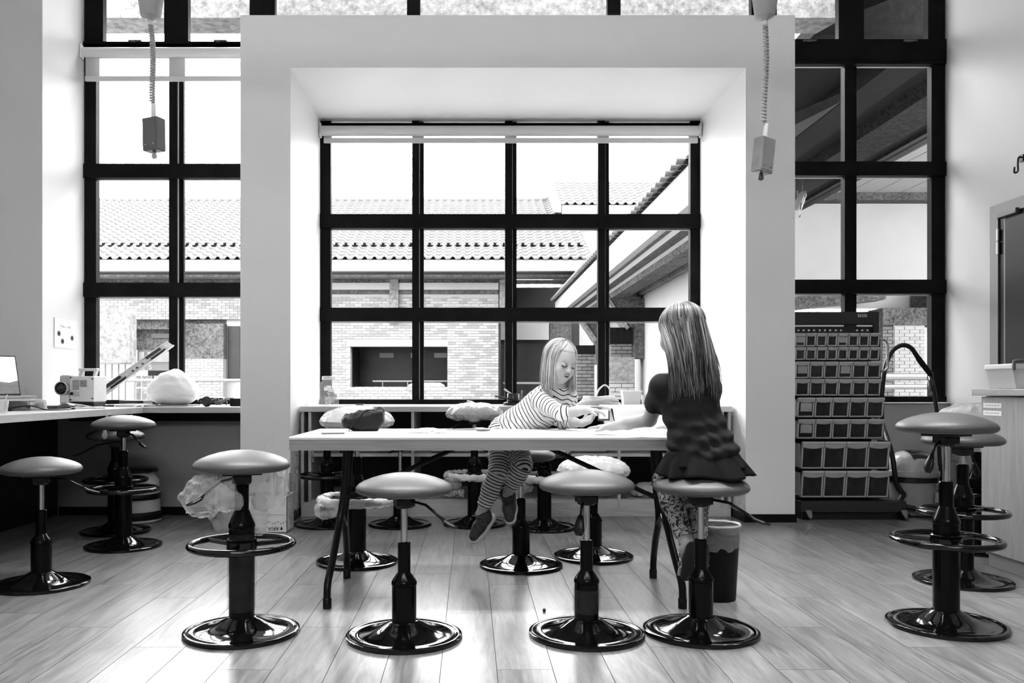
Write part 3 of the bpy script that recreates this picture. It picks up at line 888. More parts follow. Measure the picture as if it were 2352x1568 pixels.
STOOLS = []
def stool(label, X, Y, seat_z, tall, lever=None, wrap=False, ringwrap=False, filmcol=False, tilt=(0, 0), group='round vinyl stools', lev2=False):
    t = thing('stool', label, 'stool', (X, Y, 0), 0, group)
    link('base', SM['base'], t)
    c = link('column', SM['tall' if tall else 'short'], t)
    top = .578 if tall else .365
    zm = seat_z - .08
    if zm > top - .05:
        link('piston', piston_mesh(top-.02, seat_z-.05), t)
    s = link('seat', SM['seat'], t, (0, 0, seat_z), (tilt[0], tilt[1], 0))
    link('seat_mount', SM['mount'], t, (0, 0, seat_z), (tilt[0], tilt[1], .3))
    if lever is not None:
        lv = link('lever', SM['lever2' if lev2 else 'lever'], t, (0, 0, seat_z), (0, 0, math.radians(lever)))
        link('lever_grip', SM['paddle2' if lev2 else 'paddle'], lv)
    if tall:
        fr = link('foot_ring', SM['ring'], t, (0, 0, .345))
        link('ring_spokes', SM['spokes'], fr)
        if ringwrap:
            me = crumple(MB().torus(.195, .019, seg=90, sides=12).mesh('x', FILM), 'plastic_wrap', FILMW, .009, 26, X*7+Y)
            link('plastic_wrap', me, fr)
            me = crumple(MB().ell((-.15, -.12, -.04), (.05, .03, .035), 22, 14).mesh('x', FILM), 'plastic_wrap', FILM, .02, 20, X*3+Y)
            link('plastic_wrap', me, fr)
    if wrap:
        w = crumple(MB().lathe([(.001, .062), (.05, .06), (.1, .053), (.14, .041), (.17, .025), (.19, .006), (.198, -.012), (.19, -.03), (.16, -.043), (.10, -.048)], 72, cap=False).mesh('x', FILMW), 'plastic_wrap', FILMW, .009, 17, X*5+Y*3, sub=1)
        link('plastic_wrap', w, s)
        for k in range(3):
            a = 2.2*k+X*9
            w = crumple(MB().ell((.14*math.cos(a), .14*math.sin(a), -.04), (.045, .04, .018), 22, 12).mesh('x', FILM), 'plastic_wrap', FILMW, .008, 20, X*3+k)
            link('plastic_wrap', w, s)
    if filmcol:
        r0 = .052 if tall else .050
        prof = [(r0+.001, .09+.015*i) for i in range(int((.40 if tall else .19)/.015)-5)]
        w = crumple(MB().lathe(prof, 40, cap=False).mesh('x', FILM), 'film_wrap', mat('cling_film', .12, .10, alpha=.16, bump=(20, .9)), .004, 16, X*3)
        link('film_wrap', w, c)
    STOOLS.append(t)
    return t
stool('low grey stool cut by the left edge of the picture, beside the counter', -2.08, 4.117, .572, False, lever=20)
stool('tall grey stool with foot ring, front one of the pair beneath the left counter', -2.09, 5.117, .743, True, lever=-40)
stool('shorter grey stool tucked behind a taller one beneath the left counter', -2.36, 5.65, .646, True, lever=200)
s4 = stool('tall stool with plastic film on its column and a torn bag hanging below the seat', -.89, 3.308, .663, True, lever=238, filmcol=True)
stool('low grey stool in front of the table, second from left in the front row', -.253, 3.25, .58, False, lever=-38)
stool('low grey stool in front of the table with drooping lever paddle', .45, 3.285, .588, False, lever=245, filmcol=True, lev2=True)
stool('low grey stool that the child in the dark t-shirt sits on', .90, 3.314, .578, False, lever=-32)
stool('plastic-wrapped stool behind the table, its seat showing above the black pouch', -.619, 4.65, .787, True, wrap=True, ringwrap=True)
stool('low grey stool under the child in the striped shirt behind the table', .273, 4.56, .600, False, lever=-35)
stool('stool with plastic-wrapped foot ring in front of the window bench, right of middle', .506, 5.8, .52, True, ringwrap=True)
stool('bare-columned low stool in front of the window bench, behind the second front stool', -.49, 5.93, .60, False)
stool('tall stool against the window bench with crumpled plastic over its seat', .03, 5.95, .787, True, wrap=True, ringwrap=True, lever=215)
stool('stool in the left corner of the window bench next to the wall socket', -1.0, 5.93, .62, True)
stool('low plastic-wrapped stool behind the table, right of the striped child', .697, 4.8, .502, False, wrap=True)
stool('tall dark-seated stool with foot ring, front one of the right pair', 1.909, 3.405, .807, True, lever=200, lev2=True)
stool('tall dark-seated stool with foot ring, rear one of the right pair', 2.43, 4.19, .707, True, lever=20, lev2=True)
stool('stool with plastic-covered seat half hidden behind the right cabinet', 2.985, 5.0, .80, True, wrap=True, lever=110)
# torn plastic bag under the seat of the film-wrapped stool
def bag(name, label, cat, c, r, seed, amp=.03, sc=9, material=None, parent=None, seg=48, rings=32):
    me = crumple(MB().ell((0, 0, 0), r, seg, rings).mesh('x', FILM), name, material or FILM, amp, sc, seed)
    if parent: return link(name, me, parent, c)
    return tag(link(name, me, None, c), label, cat)
bag('plastic_bag', '', '', (-.085, -.10, .545), (.095, .055, .05), 3.3, .035, 14, parent=s4)
bag('plastic_bag', '', '', (.085, .06, .555), (.07, .05, .06), 5.1, .03, 12, parent=s4)
bag('plastic_bag', '', '', (.045, .07, .45), (.022, .022, .07), 6.3, .02, 16, parent=s4)

# ------------------------------------------------------------------ folding table
TZ = .747; TF, TB = 3.60, 4.35; TX0, TX1 = WX(663, 3.6), WX(663, 3.6)+1.84
tb = thing('folding_table', 'long pale wood folding table with black tubular legs', 'table', ((TX0+TX1)/2, (TF+TB)/2, 0))
hx = (TX1-TX0)/2; hy = (TB-TF)/2
TABLETOP = wood_mat('table_top_laminate', .74, .84, .38, (1.0, 12, 12), bumpS=.0)
EDGEW = wood_mat('table_edge_wood', .26, .46, .45, (.9, 10, 60))
MB().box(-hx, hx, -hy, hy, TZ-.014, TZ, ch=.004).build('tabletop', TABLETOP, tb)
e = MB(); e.box(-hx+.002, hx-.002, -hy+.002, hy-.002, TZ-.058, TZ-.014)
e.build('edge_band', EDGEW, tb)
for sx, xx in ((-1, -hx+.17), (1, hx-.17)):
    # each end: two bowed legs and a forked brace
    for sy in (-1, 1):
        pts = smooth_path([(xx+.03*sx*-1, sy*.06, TZ-.06), (xx+.02*-sx, sy*.055, .5), (xx, sy*.08, .34), (xx+.01*sx, sy*.20, .20), (xx+.02*sx, sy*.285, .10), (xx+.02*sx, sy*.295, .0)], 6)
        lg = MB().tube(pts, .0165, 12).build('leg', TABLELEG, tb, True)
        MB().lathe([(.019, 0), (.0195, .04), (.017, .045)], 14, (xx+.02*sx, sy*.295, 0)).build('foot_cap', BLKPLASTIC, lg, angle=40)
    MB().tube([(xx, -.1, .30), (xx, 0, .36), (xx, .1, .30)], .012, 8).build('cross_brace', TABLELEG, tb, True)
    MB().tube([(xx-.03*sx, -.2, TZ-.07), (xx-.03*sx, .2, TZ-.07)], .014, 8).build('hinge_bar', TABLELEG, tb, True)
    MB().tube([(xx-.03*sx, 0.02, .44), (xx-.55*sx, .02, TZ-.065)], .0115, 8).build('folding_stay', TABLELEG, tb, True)
MB().box(-.03, .03, -.05, .05, TZ-.075, TZ-.058).build('stay_plate', TABLELEG, tb)

# ------------------------------------------------------------------ window bench with shelves
NY0, NY1, NZ = 6.33, 7.215, .82
bn = thing('window_bench', 'low pale wood shelf bench built into the window bay', 'bench', ((BI0+BI1)/2, (NY0+NY1)/2, 0))
ox, oy = (BI0+BI1)/2, (NY0+NY1)/2
def bb(name, x0, x1, y0, y1, z0, z1, m=PALEWOOD, ch=0): return MB().box(x0-ox, x1-ox, y0-oy, y1-oy, z0, z1, ch=ch).build(name, m, bn)
X0b, X1b = -1.262, 1.945
bb('bench_top', X0b-.005, X1b+.005, NY0-.02, NY1, NZ-.04, NZ, PALEWOOD, .002)
for a in (X0b, X0b+.055, -.44, .335, 1.10, X1b-.075, X1b-.022):
    bb('upright', a, a+.022, NY0, NY1-.02, .065, NZ-.04, PALEWOODV)
for a, b in ((X0b+.077, -.44), (-.418, .335), (.357, 1.10), (1.122, X1b-.075)):
    bb('shelf', a, b, NY0+.01, NY1-.02, .445, .467)
    bb('shelf', a, b, NY0+.01, NY1-.02, .105, .125)
bb('plinth', X0b, X1b, NY0+.004, NY0+.03, 0, .105)
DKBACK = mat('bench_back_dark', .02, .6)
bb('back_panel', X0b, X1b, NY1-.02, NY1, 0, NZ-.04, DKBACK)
skt = tag(MB().box(X0b+.0775, X0b+.088, 6.36, 6.43, .40, .48, ch=.004).build('wall_socket', WHITEPL), 'small white power socket inside the left end of the bench', 'socket')

# things stowed on the bench shelves
def stow(name, label, cat, mb, m, smooth=False, angle=None, group=None):
    return tag(mb.build(name, m, None, smooth, angle), label, cat, group)
for i, (a, b, z, n, w) in enumerate(((-.98, -.55, .467, 4, 'left'), (-.36, .2, .467, 3, 'middle'), (.62, 1.05, .467, 5, 'right'))):
    t = thing('paper_stack', ['untidy stack of folded papers on the left bench shelf', 'thin stack of papers on the second bench shelf', 'untidy stack of papers on the third bench shelf'][i], 'papers', ((a+b)/2, 6.52, z))
    for k in range(n):
        w2 = (b-a)/2*random.uniform(.7, 1)
        M = Matrix.Translation((random.uniform(-.02, .02), 0, k*.013)) @ Matrix.Rotation(random.uniform(-.12, .12), 4, 'Z')
        MB().box(-w2, w2, -.13, .13, .001, .011, M=M).build('sheet_bundle', [mat('magazine_dark', .05, .4), mat('magazine_grey', .4, .4), PAPER][k % 3], t)
stow('paper_roll', 'patterned paper roll lying on the lowest bench shelf', 'roll', MB().lathe([(.032, -.075), (.034, -.07), (.034, .07), (.032, .075)], 20, M=Matrix.Translation((-.12, 6.42, .160)) @ Matrix.Rotation(math.radians(90), 4, 'Y')), mat('patterned_paper', .45, .6, noise=(60, .42, 2)), angle=40)
stow('cardboard_tube', 'grey cardboard tube lying on the lowest bench shelf behind the front stool', 'tube', MB().lathe([(.036, -.09), (.036, .09)], 20, M=Matrix.Translation((.98, 6.42, .164)) @ Matrix.Rotation(math.radians(82), 4, 'Y')), mat('grey_tube', .16, .6), angle=40)
bag('plastic_bag', 'crumpled clear plastic bag on the lowest bench shelf at right', 'bag', (1.36, 6.47, .18), (.12, .09, .035), 2.2, .025, 12, FILMW)
stow('storage_carton', 'small pale carton on the lowest bench shelf beside the legs of the seated child', 'carton', MB().box(1.56, 1.78, 6.38, 6.6, .126, .33, ch=.003), CARD)
stow('binder', 'dark binder standing in the right end of the window bench', 'binder', MB().box(1.135, 1.18, 6.4, 6.65, .1265, .40, ch=.004), mat('binder_dark', .05, .5))
stow('wire_bundle', 'dark wire bundle lying on the top bench shelf beside the right divider', 'wire', MB().tube(smooth_path([(.47+.05*math.cos(a*1.3)+.003*a, 6.46+.04*math.sin(a*1.7), .485+.008*math.sin(a*2.3)) for a in range(14)], 5), .004, 6), BLKPLASTIC, True)

# things on the bench top
jr = thing('glass_jar', 'large glass jar full of folded papers at the left end of the bench', 'jar', (WX(757, 6.75), 6.75, NZ))
MB().lathe([(.066, .001), (.073, .01), (.075, .03), (.075, .165), (.068, .185), (.058, .195), (.058, .21), (.062, .212)], 28, cap=False).build('glass', mat('jar_glass', .8, .05, alpha=.16), jr, True)
MB().lathe([(.061, .203), (.061, .228), (.055, .232)], 28).build('lid', mat('jar_lid', .75, .3, alpha=.6), jr, angle=40)
for k in range(26):
    a = random.uniform(0, 6.28); r = random.uniform(0, .045); z = random.uniform(.02, .145)
    M = Matrix.Translation((r*math.cos(a), r*math.sin(a), z)) @ Matrix.Rotation(random.uniform(0, 3), 4, 'Z') @ Matrix.Rotation(random.uniform(-.8, .8), 4, 'X')
    MB().box(-.018, .018, -.004, .004, -.014, .014, M=M).build('paper_scrap', [PAPER, mat('scrap_grey', .3, .6), mat('scrap_mid', .5, .6)][k % 3], jr)
for i, (a, b, y) in enumerate(((790, 850, 6.45), (1145, 1210, 6.45))):
    stow('paper_sheet', ['flat white paper strip on the bench beside the jar', 'white card lying on the bench under the black tape holder'][i], 'paper', MB().box(WX(a, y), WX(b, y), y, y+.16, NZ+.0008, NZ+.006), PAPER)
stow('marker_pen', 'short black marker on the paper strip by the jar', 'pen', MB().tube([(WX(815, 6.45), 6.5, NZ+.013), (WX(833, 6.45), 6.5, NZ+.013)], .006, 8), INK)
td = thing('tape_holder', 'black tape holder with scissors and markers on the bench, left of the striped child', 'holder', (WX(1182, 6.5), 6.53, NZ+.006))
MB().lathe([(.085, 0), (.088, .008), (.085, .02), (.05, .026)], 24).build('tray', BLKPLASTIC, td, angle=40)
MB().lathe([(.046, .024), (.048, .03), (.048, .085), (.044, .09), (.030, .09), (.030, .03)], 24, (-.01, 0, 0)).build('tape_roll', mat('tape_black', .03, .3), td, angle=40)
for k, (dx, dz, le) in enumerate(((-.15, .035, .17), (-.08, .09, .18), (.06, .08, .12))):
    MB().tube([(.05, -.05+k*.03, .03), (dx, -.05+k*.03, dz+.035)], .0065, 8).build('marker', [INK, mat('scissor_steel', .5, .3, metal=.8), mat('grey_marker', .2, .4)][k], td)
stow('cable', 'short white cable end curling over the bench edge', 'cable', MB().tube(smooth_path([(WX(1073, 6.5), 6.75, NZ+.035), (WX(1085, 6.5), 6.65, NZ+.03), (WX(1098, 6.5), 6.6, NZ+.006), (WX(1110, 6.5), 6.5, NZ+.005)], 6), .004, 6), WHITEPL, True)
cc = thing('cable_coil', 'tangled heap of white cable on the bench behind the reaching arms', 'cable', (WX(1378, 6.55), 6.6, NZ+.005))
for k in range(7):
    pts = []
    for a in range(26):
        an = a*.52+k
        pts.append(((.11+.03*math.sin(k*2.1+a*.3))*math.cos(an)*(1.25-.06*k), (.075+.02*math.cos(k+a*.2))*math.sin(an), .008+k*.009+.006*math.sin(a*1.1+k)))
    MB().tube(smooth_path(pts, 3), .0055, 6).build('loop', WHITEPL, cc, True)
MB().tube(smooth_path([(-.03, 0, .05), (.0, .0, .12), (.05, .01, .155), (.09, .01, .11), (.10, .01, .01)], 6), .0065, 8).build('loop', WHITEPL, cc, True)
MB().box(.045, .085, -.06, -.03, .004, .016).build('plug', INK, cc)
pc = thing('plastic_tub', 'white translucent tub on the bench behind the reaching arms', 'tub', (WX(1452, 6.8), 6.85, NZ))
MB().prism([(-.065, 0), (.065, 0), (.075, .105), (-.075, .105)], 'y', -.05, .05).build('body', mat('tub_white', .8, .4, alpha=.8), pc)
MB().box(-.08, .08, -.055, .055, .105, .118, ch=.003).build('lid', WHITEPL, pc)
stow('drinking_glass', 'small clear glass on the bench at the elbow of the seated child', 'glass', MB().lathe([(.026, .001), (.031, .085), (.029, .085), (.024, .004)], 20, (WX(1482, 6.5), 6.5, NZ), cap=False), CLEARPL, True)

# ------------------------------------------------------------------ things on the table
tr = thing('plastic_tray', 'big white plastic tray on the table between the two children', 'tray', (.895, 4.20, TZ))
t_ = MB()
t_.prism([(-.20, .0), (.24, .0), (.26, .115), (-.225, .115)], 'y', -.15, -.142)
t_.prism([(-.20, .0), (.24, .0), (.26, .115), (-.225, .115)], 'y', .142, .15)
t_.box(-.2, .24, -.145, .145, .0005, .006)
t_.prism([(-.205, .0), (-.197, 0), (-.217, .115), (-.225, .115)], 'y', -.15, .15)
t_.prism([(.232, .0), (.24, 0), (.26, .115), (.252, .115)], 'y', -.15, .15)
t_.build('body', mat('tray_white', .88, .35), tr)
MB().box(-.235, .27, -.16, -.142, .110, .122, ch=.003).build('rim', mat('tray_white', .88, .35), tr)
MB().box(-.235, .27, .142, .16, .110, .122, ch=.003).build('rim', mat('tray_white', .88, .35), tr)
stow('paper_sheet', 'white sheet of paper lying on the table before the reaching hands', 'paper', MB().prism([(.42, 3.75), (.78, 3.73), (.80, 3.98), (.44, 4.0)], 'z', TZ+.0006, TZ+.0016), PAPER)
pou = thing('pouch', 'crumpled black fabric pouch lying on the table at left', 'pouch', (WX(825, 4.05), 4.12, TZ))
def pouch_mesh():
    bm = bmesh.new()
    bmesh.ops.create_uvsphere(bm, u_segments=40, v_segments=24, radius=1)
    for v in bm.verts:
        c = v.co
        def sq(a, p): return math.copysign(abs(a)**p, a)
        x, y, z = sq(c.x, .6)*.105, sq(c.y, .7)*.06, sq(c.z, .6)
        z = .046 + z*.045*(1+.25*math.sin(c.x*2.4+.5)) + .02*max(0, c.x+.1)
        d = fbm((x*9, y*9, z*9), 2.4, 3)
        v.co = Vector((x*(1+.06*d)+.01, y*(1+.1*d), max(0.001, z+.014*d)))
    me = bpy.data.meshes.new('body'); bm.to_mesh(me); bm.free()
    me.materials.append(mat('black_fabric', .006, .5, spec=.25))
    me.polygons.foreach_set('use_smooth', [True]*len(me.polygons))
    return me
link('body', pouch_mesh(), pou)
MB().tube(smooth_path([(-.05, -.062, .006), (-.03, -.063, .04), (.0, -.06, .07), (.02, -.04, .093), (.05, 0, .10)], 5), [.006]*21, 6, flat=.4).build('flap_edge', mat('black_fabric_edge', .015, .5, spec=.3), pou, True)
stow('pencil', 'short dark pencil lying on the left end of the table', 'pencil', MB().tube([(WX(738, 3.8), 3.80, TZ+.004), (WX(790, 3.8), 3.82, TZ+.004)], .0038, 8), mat('pencil', .12, .5))
for i, (px, y, r) in enumerate(((962, 3.93, .03), (1012, 3.9, .02), (985, 4.05, .035))):
    lb = ['flat torn paper scrap on the middle of the table', 'small crumpled tissue on the middle of the table', 'white torn tissue strip on the table near the scissors'][i]
    bag('paper_scrap', lb, 'paper', (WX(px, y), y, TZ+.007), (r*1.5, r, .006), i+.7, .006, 40, PAPER)
sc_ = thing('scissors', 'scissors lying on the table beside the striped child', 'scissors', (WX(1062, 4.1), 4.12, TZ))
for s in (-1, 1):
    MB().tube([(-.08, s*.004, .006), (.0, 0, .007), (.06, -s*.008, .008)], [.003, .005, .005], 6).build('blade', mat('scissor_blade', .4, .3, metal=.9), sc_)
    MB().torus(.02, .0055, (.085, -s*.022, .009), 20, 8).build('handle', mat('scissor_handle', .25, .4), sc_, True)
stow('magnifier', 'grey round hand lens lying flat beside the scissors', 'lens', MB().lathe([(.03, .001), (.036, .004), (.036, .009), (.03, .012)], 24, (WX(1110, 4.15), 4.12, TZ)), mat('lens_grey', .2, .3), angle=40)

# ------------------------------------------------------------------ left counter (L-shaped)
CZ = .82
ct = thing('counter', 'L-shaped pale worktop running under the left window', 'counter', (-2.6, 5.2, 0))
def cb(name, x0, x1, y0, y1, z0, z1, m): return MB().box(x0+2.6, x1+2.6, y0-5.2, y1-5.2, z0, z1, ch=.002).build(name, m, ct)
cb('worktop', -3.29, BX0-.004, 6.08, FY-.045, CZ-.042, CZ, PALEWOOD)
cb('side_worktop', -3.88, -2.34, 3.2, 6.078, CZ-.042, CZ, wood_mat('side_worktop_laminate', .50, .66, .4, (14, 1.2, 14)))
cb('under_edge_band', -3.0, BX0-.004, 6.34, 6.40, CZ-.11, CZ-.042, BLACKPAINT)  # black band set back beneath the counter edge
cb('under_panel', -3.88, -3.11, 3.3, 6.40, 0.0, CZ-.042, DARKWOOD)
cb('end_panel', -3.88, -2.6, 3.2, 3.25, 0.0, CZ-.042, DARKWOOD)

lp = thing('laptop', 'open laptop on a white riser at the left edge of the picture', 'laptop', (-2.84, 5.09, CZ+.075), math.radians(48))
MB().box(-.18, .18, -.13, .115, 0, .014, ch=.004).build('keyboard_base', mat('laptop_silver', .55, .35, metal=.3), lp)
MB().box(-.155, .155, -.02, .10, .014, .0155).build('keys', mat('keys_dark', .03, .5), lp)
Ms = Matrix.Translation((0, .12, .012)) @ Matrix.Rotation(math.radians(-20), 4, 'X')
sc1 = MB().box(-.18, .18, -.004, .005, 0, .265, M=Ms, ch=.0).build('screen_shell', mat('laptop_shell_dark', .05, .4), lp)
MB().box(-.174, .174, -.0052, -.004, .055, .258, M=Ms).build('display', mat('display_white', .8, .3, emit=.75), sc1)
MB().prism([(-.174, .012), (.174, .012), (.174, .10), (.12, .085), (.02, .10), (-.06, .082), (-.174, .06)], 'y', -.0062, -.0052, M=Ms).build('dune_picture', mat('display_dune', .22, .4, noise=(18, .1, 4, (1, 1, 6)), emit=.08), sc1)
rs = thing('laptop_riser', 'white folded stand under the laptop', 'stand', (-2.82, 5.08, CZ), math.radians(48))
MB().prism([(-.12, .07), (.13, .055), (.14, .001), (.12, .001), (.11, .045), (-.12, .06)], 'x', -.19, .20).build('body', WHITEPL, rs)
MB().prism([(-.10, .0), (.12, .0), (.13, .07), (-.08, .062)], 'x', .225, .24).build('side_flap', WHITEPL, rs)
ms = thing('computer_mouse', 'black and white computer mouse at the corner of the left worktop', 'mouse', (WX(152, 5.75), 5.75, CZ), .5)
MB().ell((0, 0, .014), (.05, .03, .017), 20, 12).build('body', BLKPLASTIC, ms, True)
MB().ell((.022, 0, .017), (.03, .026, .0155), 20, 12).build('back_shell', WHITEPL, ms, True)
kb = thing('keyboard', 'dark keyboard lying on the left worktop', 'keyboard', (WX(100, 5.55), 5.6, CZ), .08)
MB().box(-.2, .2, -.06, .06, .001, .016, ch=.004).build('body', mat('kb_dark', .03, .5), kb)
kk = MB().box(-.006, .006, -.006, .006, 0, .004).mesh('key', mat('key_grey', .12, .5))
for i in range(20):
    for j in range(5): link('key', kk, kb, (-.185+i*.0195, -.045+j*.0215, .016))
def clutter_wire(name, label, cat, pts, r, m): return stow(name, label, cat, MB().tube(smooth_path(pts, 6), r, 6), m, True)
clutter_wire('cable', 'thin black cable looping over the left worktop clutter', 'cable', [(-2.9, 5.0, CZ+.006), (-2.75, 4.95, CZ+.01), (-2.62, 5.05, CZ+.03), (-2.5, 5.0, CZ+.008), (-2.45, 5.2, CZ+.006), (-2.55, 5.35, CZ+.006)], .004, BLKPLASTIC)
clutter_wire('cable', 'white cable crossing the edge of the left worktop by the mouse', 'cable', [(-2.85, 6.0, CZ+.03), (-2.6, 5.7, CZ+.02), (-2.42, 5.5, CZ+.006), (-2.335, 5.45, CZ-.01), (-2.33, 5.45, CZ-.08)], .004, WHITEPL)
for i in range(7):
    a = random.uniform(-.4, .4)
    c0 = Vector((-2.75+i*.05, 5.0+i*.09, CZ+.006+.001*(i % 2)))
    d = Vector((math.cos(a), math.sin(a), 0))*.07
    stow('pen', ['thick black marker pen on the left worktop', 'grey pen nearest the laptop on the left worktop', 'white pen among the clutter of the left worktop', 'thin dark pen on the left worktop clutter', 'dark pen beside the cable on the left worktop', 'short pale pen on the left worktop near the keyboard', 'pale pen lying closest to the mouse'][i], 'pen', MB().tube([c0-d, c0+d*.8, c0+d], [.0055, .0055, .002], 8), [INK, GREYINK, WHITEPL, INK, INK, PAPER, PAPER][i])
cu = thing('clear_cup', 'clear plastic cup with cable ties at the left edge of the worktop', 'cup', (-2.44, 4.42, CZ))
MB().lathe([(.028, .001), (.035, .07), (.033, .07), (.026, .004)], 20, cap=False).build('cup', CLEARPL, cu, True)
MB().tube([(-.01, 0, .005), (.03, 0, .10)], .003, 6).build('cable_tie', WHITEPL, cu)
MB().tube([(.01, .01, .005), (-.03, 0, .09)], .003, 6).build('cable_tie', WHITEPL, cu)
hbb = thing('hanging_bulb', 'small glass bulb hanging on a thin cord off the left worktop edge', 'bulb', (-2.325, 5.40, 0))
MB().tube(smooth_path([(0-.02, 0, CZ+.006), (.004, 0, CZ+.002), (.006, 0, .74), (0, 0, .70)], 5), .002, 6).build('cord', WHITEPL, hbb, True)
MB().lathe([(.006, .69), (.008, .70), (.008, .71)], 12).build('cap', CHROME, hbb)
MB().lathe([(.001, .63), (.012, .638), (.017, .655), (.012, .678), (.006, .69)], 16).build('bulb', mat('bulb_glass', .7, .08, alpha=.4), hbb, True)

# slide projector
pj = thing('projector', 'old cream projector with black lens and carry handle in the left window corner', 'projector', (WX(187, 6.35), 6.38, CZ), math.radians(-6))
PJ = mat('projector_cream', .60, .45, noise=(5, .05, 3)); PJ2 = mat('projector_grey', .42, .45)
MB().box(-.055, .135, -.09, .09, .035, .225, ch=.006).build('case', PJ, pj)
MB().cbox(-.145, -.056, -.08, .08, .012, .235, .018).build('front_housing', PJ2, pj, angle=40)
MB().box(-.13, -.06, -.086, -.08, .03, .085).build('vent_panel', PJ, pj)
Ml = Matrix.Translation((-.108, -.082, .135)) @ Matrix.Rotation(math.radians(90), 4, 'X')
MB().lathe([(.050, -.01), (.052, .0), (.052, .032), (.046, .036), (.044, .02), (.001, .018)], 28, M=Ml, cap=False).build('lens_barrel', mat('lens_ring', .45, .3), pj, angle=40)
MB().lathe([(.044, .02), (.043, .030), (.02, .034), (.001, .036)], 28, M=Ml, cap=False).build('lens', mat('lens_black', .004, .1), pj, True)
MB().box(-.03, .02, -.0935, -.09, .125, .195).build('plate_label', mat('label_print', .25, .5, noise=(70, .22, 3, (1, 1, 8))), pj)
MB().box(.03, .08, -.0935, -.09, .145, .195).build('plate_label', mat('label_print2', .22, .5, noise=(80, .15, 3, (1, 1, 8))), pj)
MB().box(-.028, .022, -.0935, -.09, .075, .11).build('badge', mat('badge_grey', .38, .4), pj)
MB().lathe([(.012, 0), (.012, .012), (.001, .013)], 14, M=Matrix.Translation((-.035, -.09, .095)) @ Matrix.Rotation(math.radians(90), 4, 'X')).build('knob', BLKPLASTIC, pj)
MB().box(-.03, .12, -.02, .02, .265, .285, ch=.006).prism([(-.03, .225), (.0, .225), (.005, .27), (-.018, .27)], 'y', -.016, .016).prism([(.085, .225), (.10, .225), (.115, .27), (.095, .27)], 'y', -.016, .016).build('handle', PJ, pj)
for q in ((-.045, .215), (-.045, .05), (.125, .205), (.125, .06)):
    MB().lathe([(.006, 0), (.006, .004), (.001, .005)], 10, M=Matrix.Translation((q[0], -.09, q[1])) @ Matrix.Rotation(math.radians(90), 4, 'X')).build('screw', BLKPLASTIC, pj)
MB().box(-.05, .13, -.085, .085, .0, .035, ch=.004).build('foot_block', BLKPLASTIC, pj)
# aluminium rail leaning against the window
a_, b_ = W(228, 907, 6.55), W(392, 790, 7.12)
a_.z = max(a_.z, CZ+.02)
lt = thing('drawer_runner', 'metal drawer runner leaning diagonally against the left window', 'rail', a_)
dv = (b_-a_); L = dv.length; dx = dv.normalized(); yy = Vector((0.0, -1, .25)); yy = (yy-dx*yy.dot(dx)).normalized(); zz = dx.cross(yy)
Mr = basis(dx, zz, yy)
MB().box(0, L, -.036, .036, 0, .006, M=Mr).box(0, L, .030, .036, 0, .016, M=Mr).box(0, L, -.036, -.030, 0, .016, M=Mr).build('channel', mat('runner_alu', .55, .3, metal=.6), lt)
MB().box(L*.06, L*.92, -.015, .015, .006, .014, M=Mr).build('inner_slide', mat('runner_mid', .45, .25, metal=.7), lt)
for a, b in ((.10, .30), (.66, .86)):
    MB().box(L*a, L*b, -.024, -.004, .012, .020, M=Mr).build('slot', BLKPLASTIC, lt)
    MB().box(L*(a+.03), L*(b+.03), .010, .022, .012, .020, M=Mr).build('slot', BLKPLASTIC, lt)
for f in (.44, .5, .58):
    MB().lathe([(.009, .014), (.009, .017), (.001, .0175)], 12, M=Mr @ Matrix.Translation((L*f, .006, 0))).build('rivet', BLKPLASTIC, lt)
wb = thing('wrapped_bundle', 'big rounded bundle in crumpled white plastic on the left counter', 'bundle', (WX(393, 6.4), 6.45, CZ))
def lump():
    bm = bmesh.new(); bmesh.ops.create_uvsphere(bm, u_segments=64, v_segments=40, radius=1)
    for v in bm.verts:
        c = v.co
        d = fbm(c+Vector((4, 1, 2)), 1.5, 4)
        x, y, z = c.x*.195*(1+.05*d), c.y*.15*(1+.08*d), c.z
        z = .10+z*.15*(1+.14*d) if z > 0 else .10+z*.10
        z += .018*math.exp(-((x-.02)**2)/.004) if c.z > .6 else 0
        v.co = Vector((x, y, max(.001, z)))
    me = bpy.data.meshes.new('wrapping'); bm.to_mesh(me); bm.free()
    me.materials.append(mat('bundle_white', .82, .35, bump=(14, .35)))
    me.polygons.foreach_set('use_smooth', [True]*len(me.polygons))
    return me
link('wrapping', lump(), wb)
MB().prism([(-.17, -.145), (.16, -.15), (.17, .1), (-.17, .1)], 'z', .0005, .012).build('tray', mat('grey_tray', .3, .5), wb)
bk = thing('notebook', 'thin dark notebook under papers beside the projector', 'notebook', (WX(275, 6.3), 6.32, CZ))
MB().box(-.09, .12, -.1, .1, .001, .012, ch=.002).build('cover', INK, bk)
stow('paper_sheet', 'loose white papers lying between projector and plastic bundle', 'paper', MB().prism([(-2.65, 6.2), (-2.38, 6.16), (-2.35, 6.4), (-2.6, 6.45)], 'z', CZ+.0125, CZ+.018), PAPER)
stow('book', 'dark hardback book with pale edge beneath the plastic bundle', 'book', MB().box(WX(285, 6.75), WX(340, 6.75), 6.65, 6.85, CZ+.001, CZ+.04, ch=.002), mat('book_dark', .03, .4))
stow('power_adapter', 'white power adapter on the counter edge with cables', 'adapter', MB().box(WX(272, 6.13), WX(312, 6.13), 6.10, 6.15, CZ+.001, CZ+.022, ch=.004), WHITEPL)
clutter_wire('cable', 'white cable hanging over the counter edge, left of two', 'cable', [(WX(280, 6.1), 6.12, CZ+.012), (WX(263, 6.06), 6.08, CZ+.012), (WX(257, 6.04), 6.06, CZ-.02), (WX(254, 6.04), 6.05, CZ-.12)], .0045, WHITEPL)
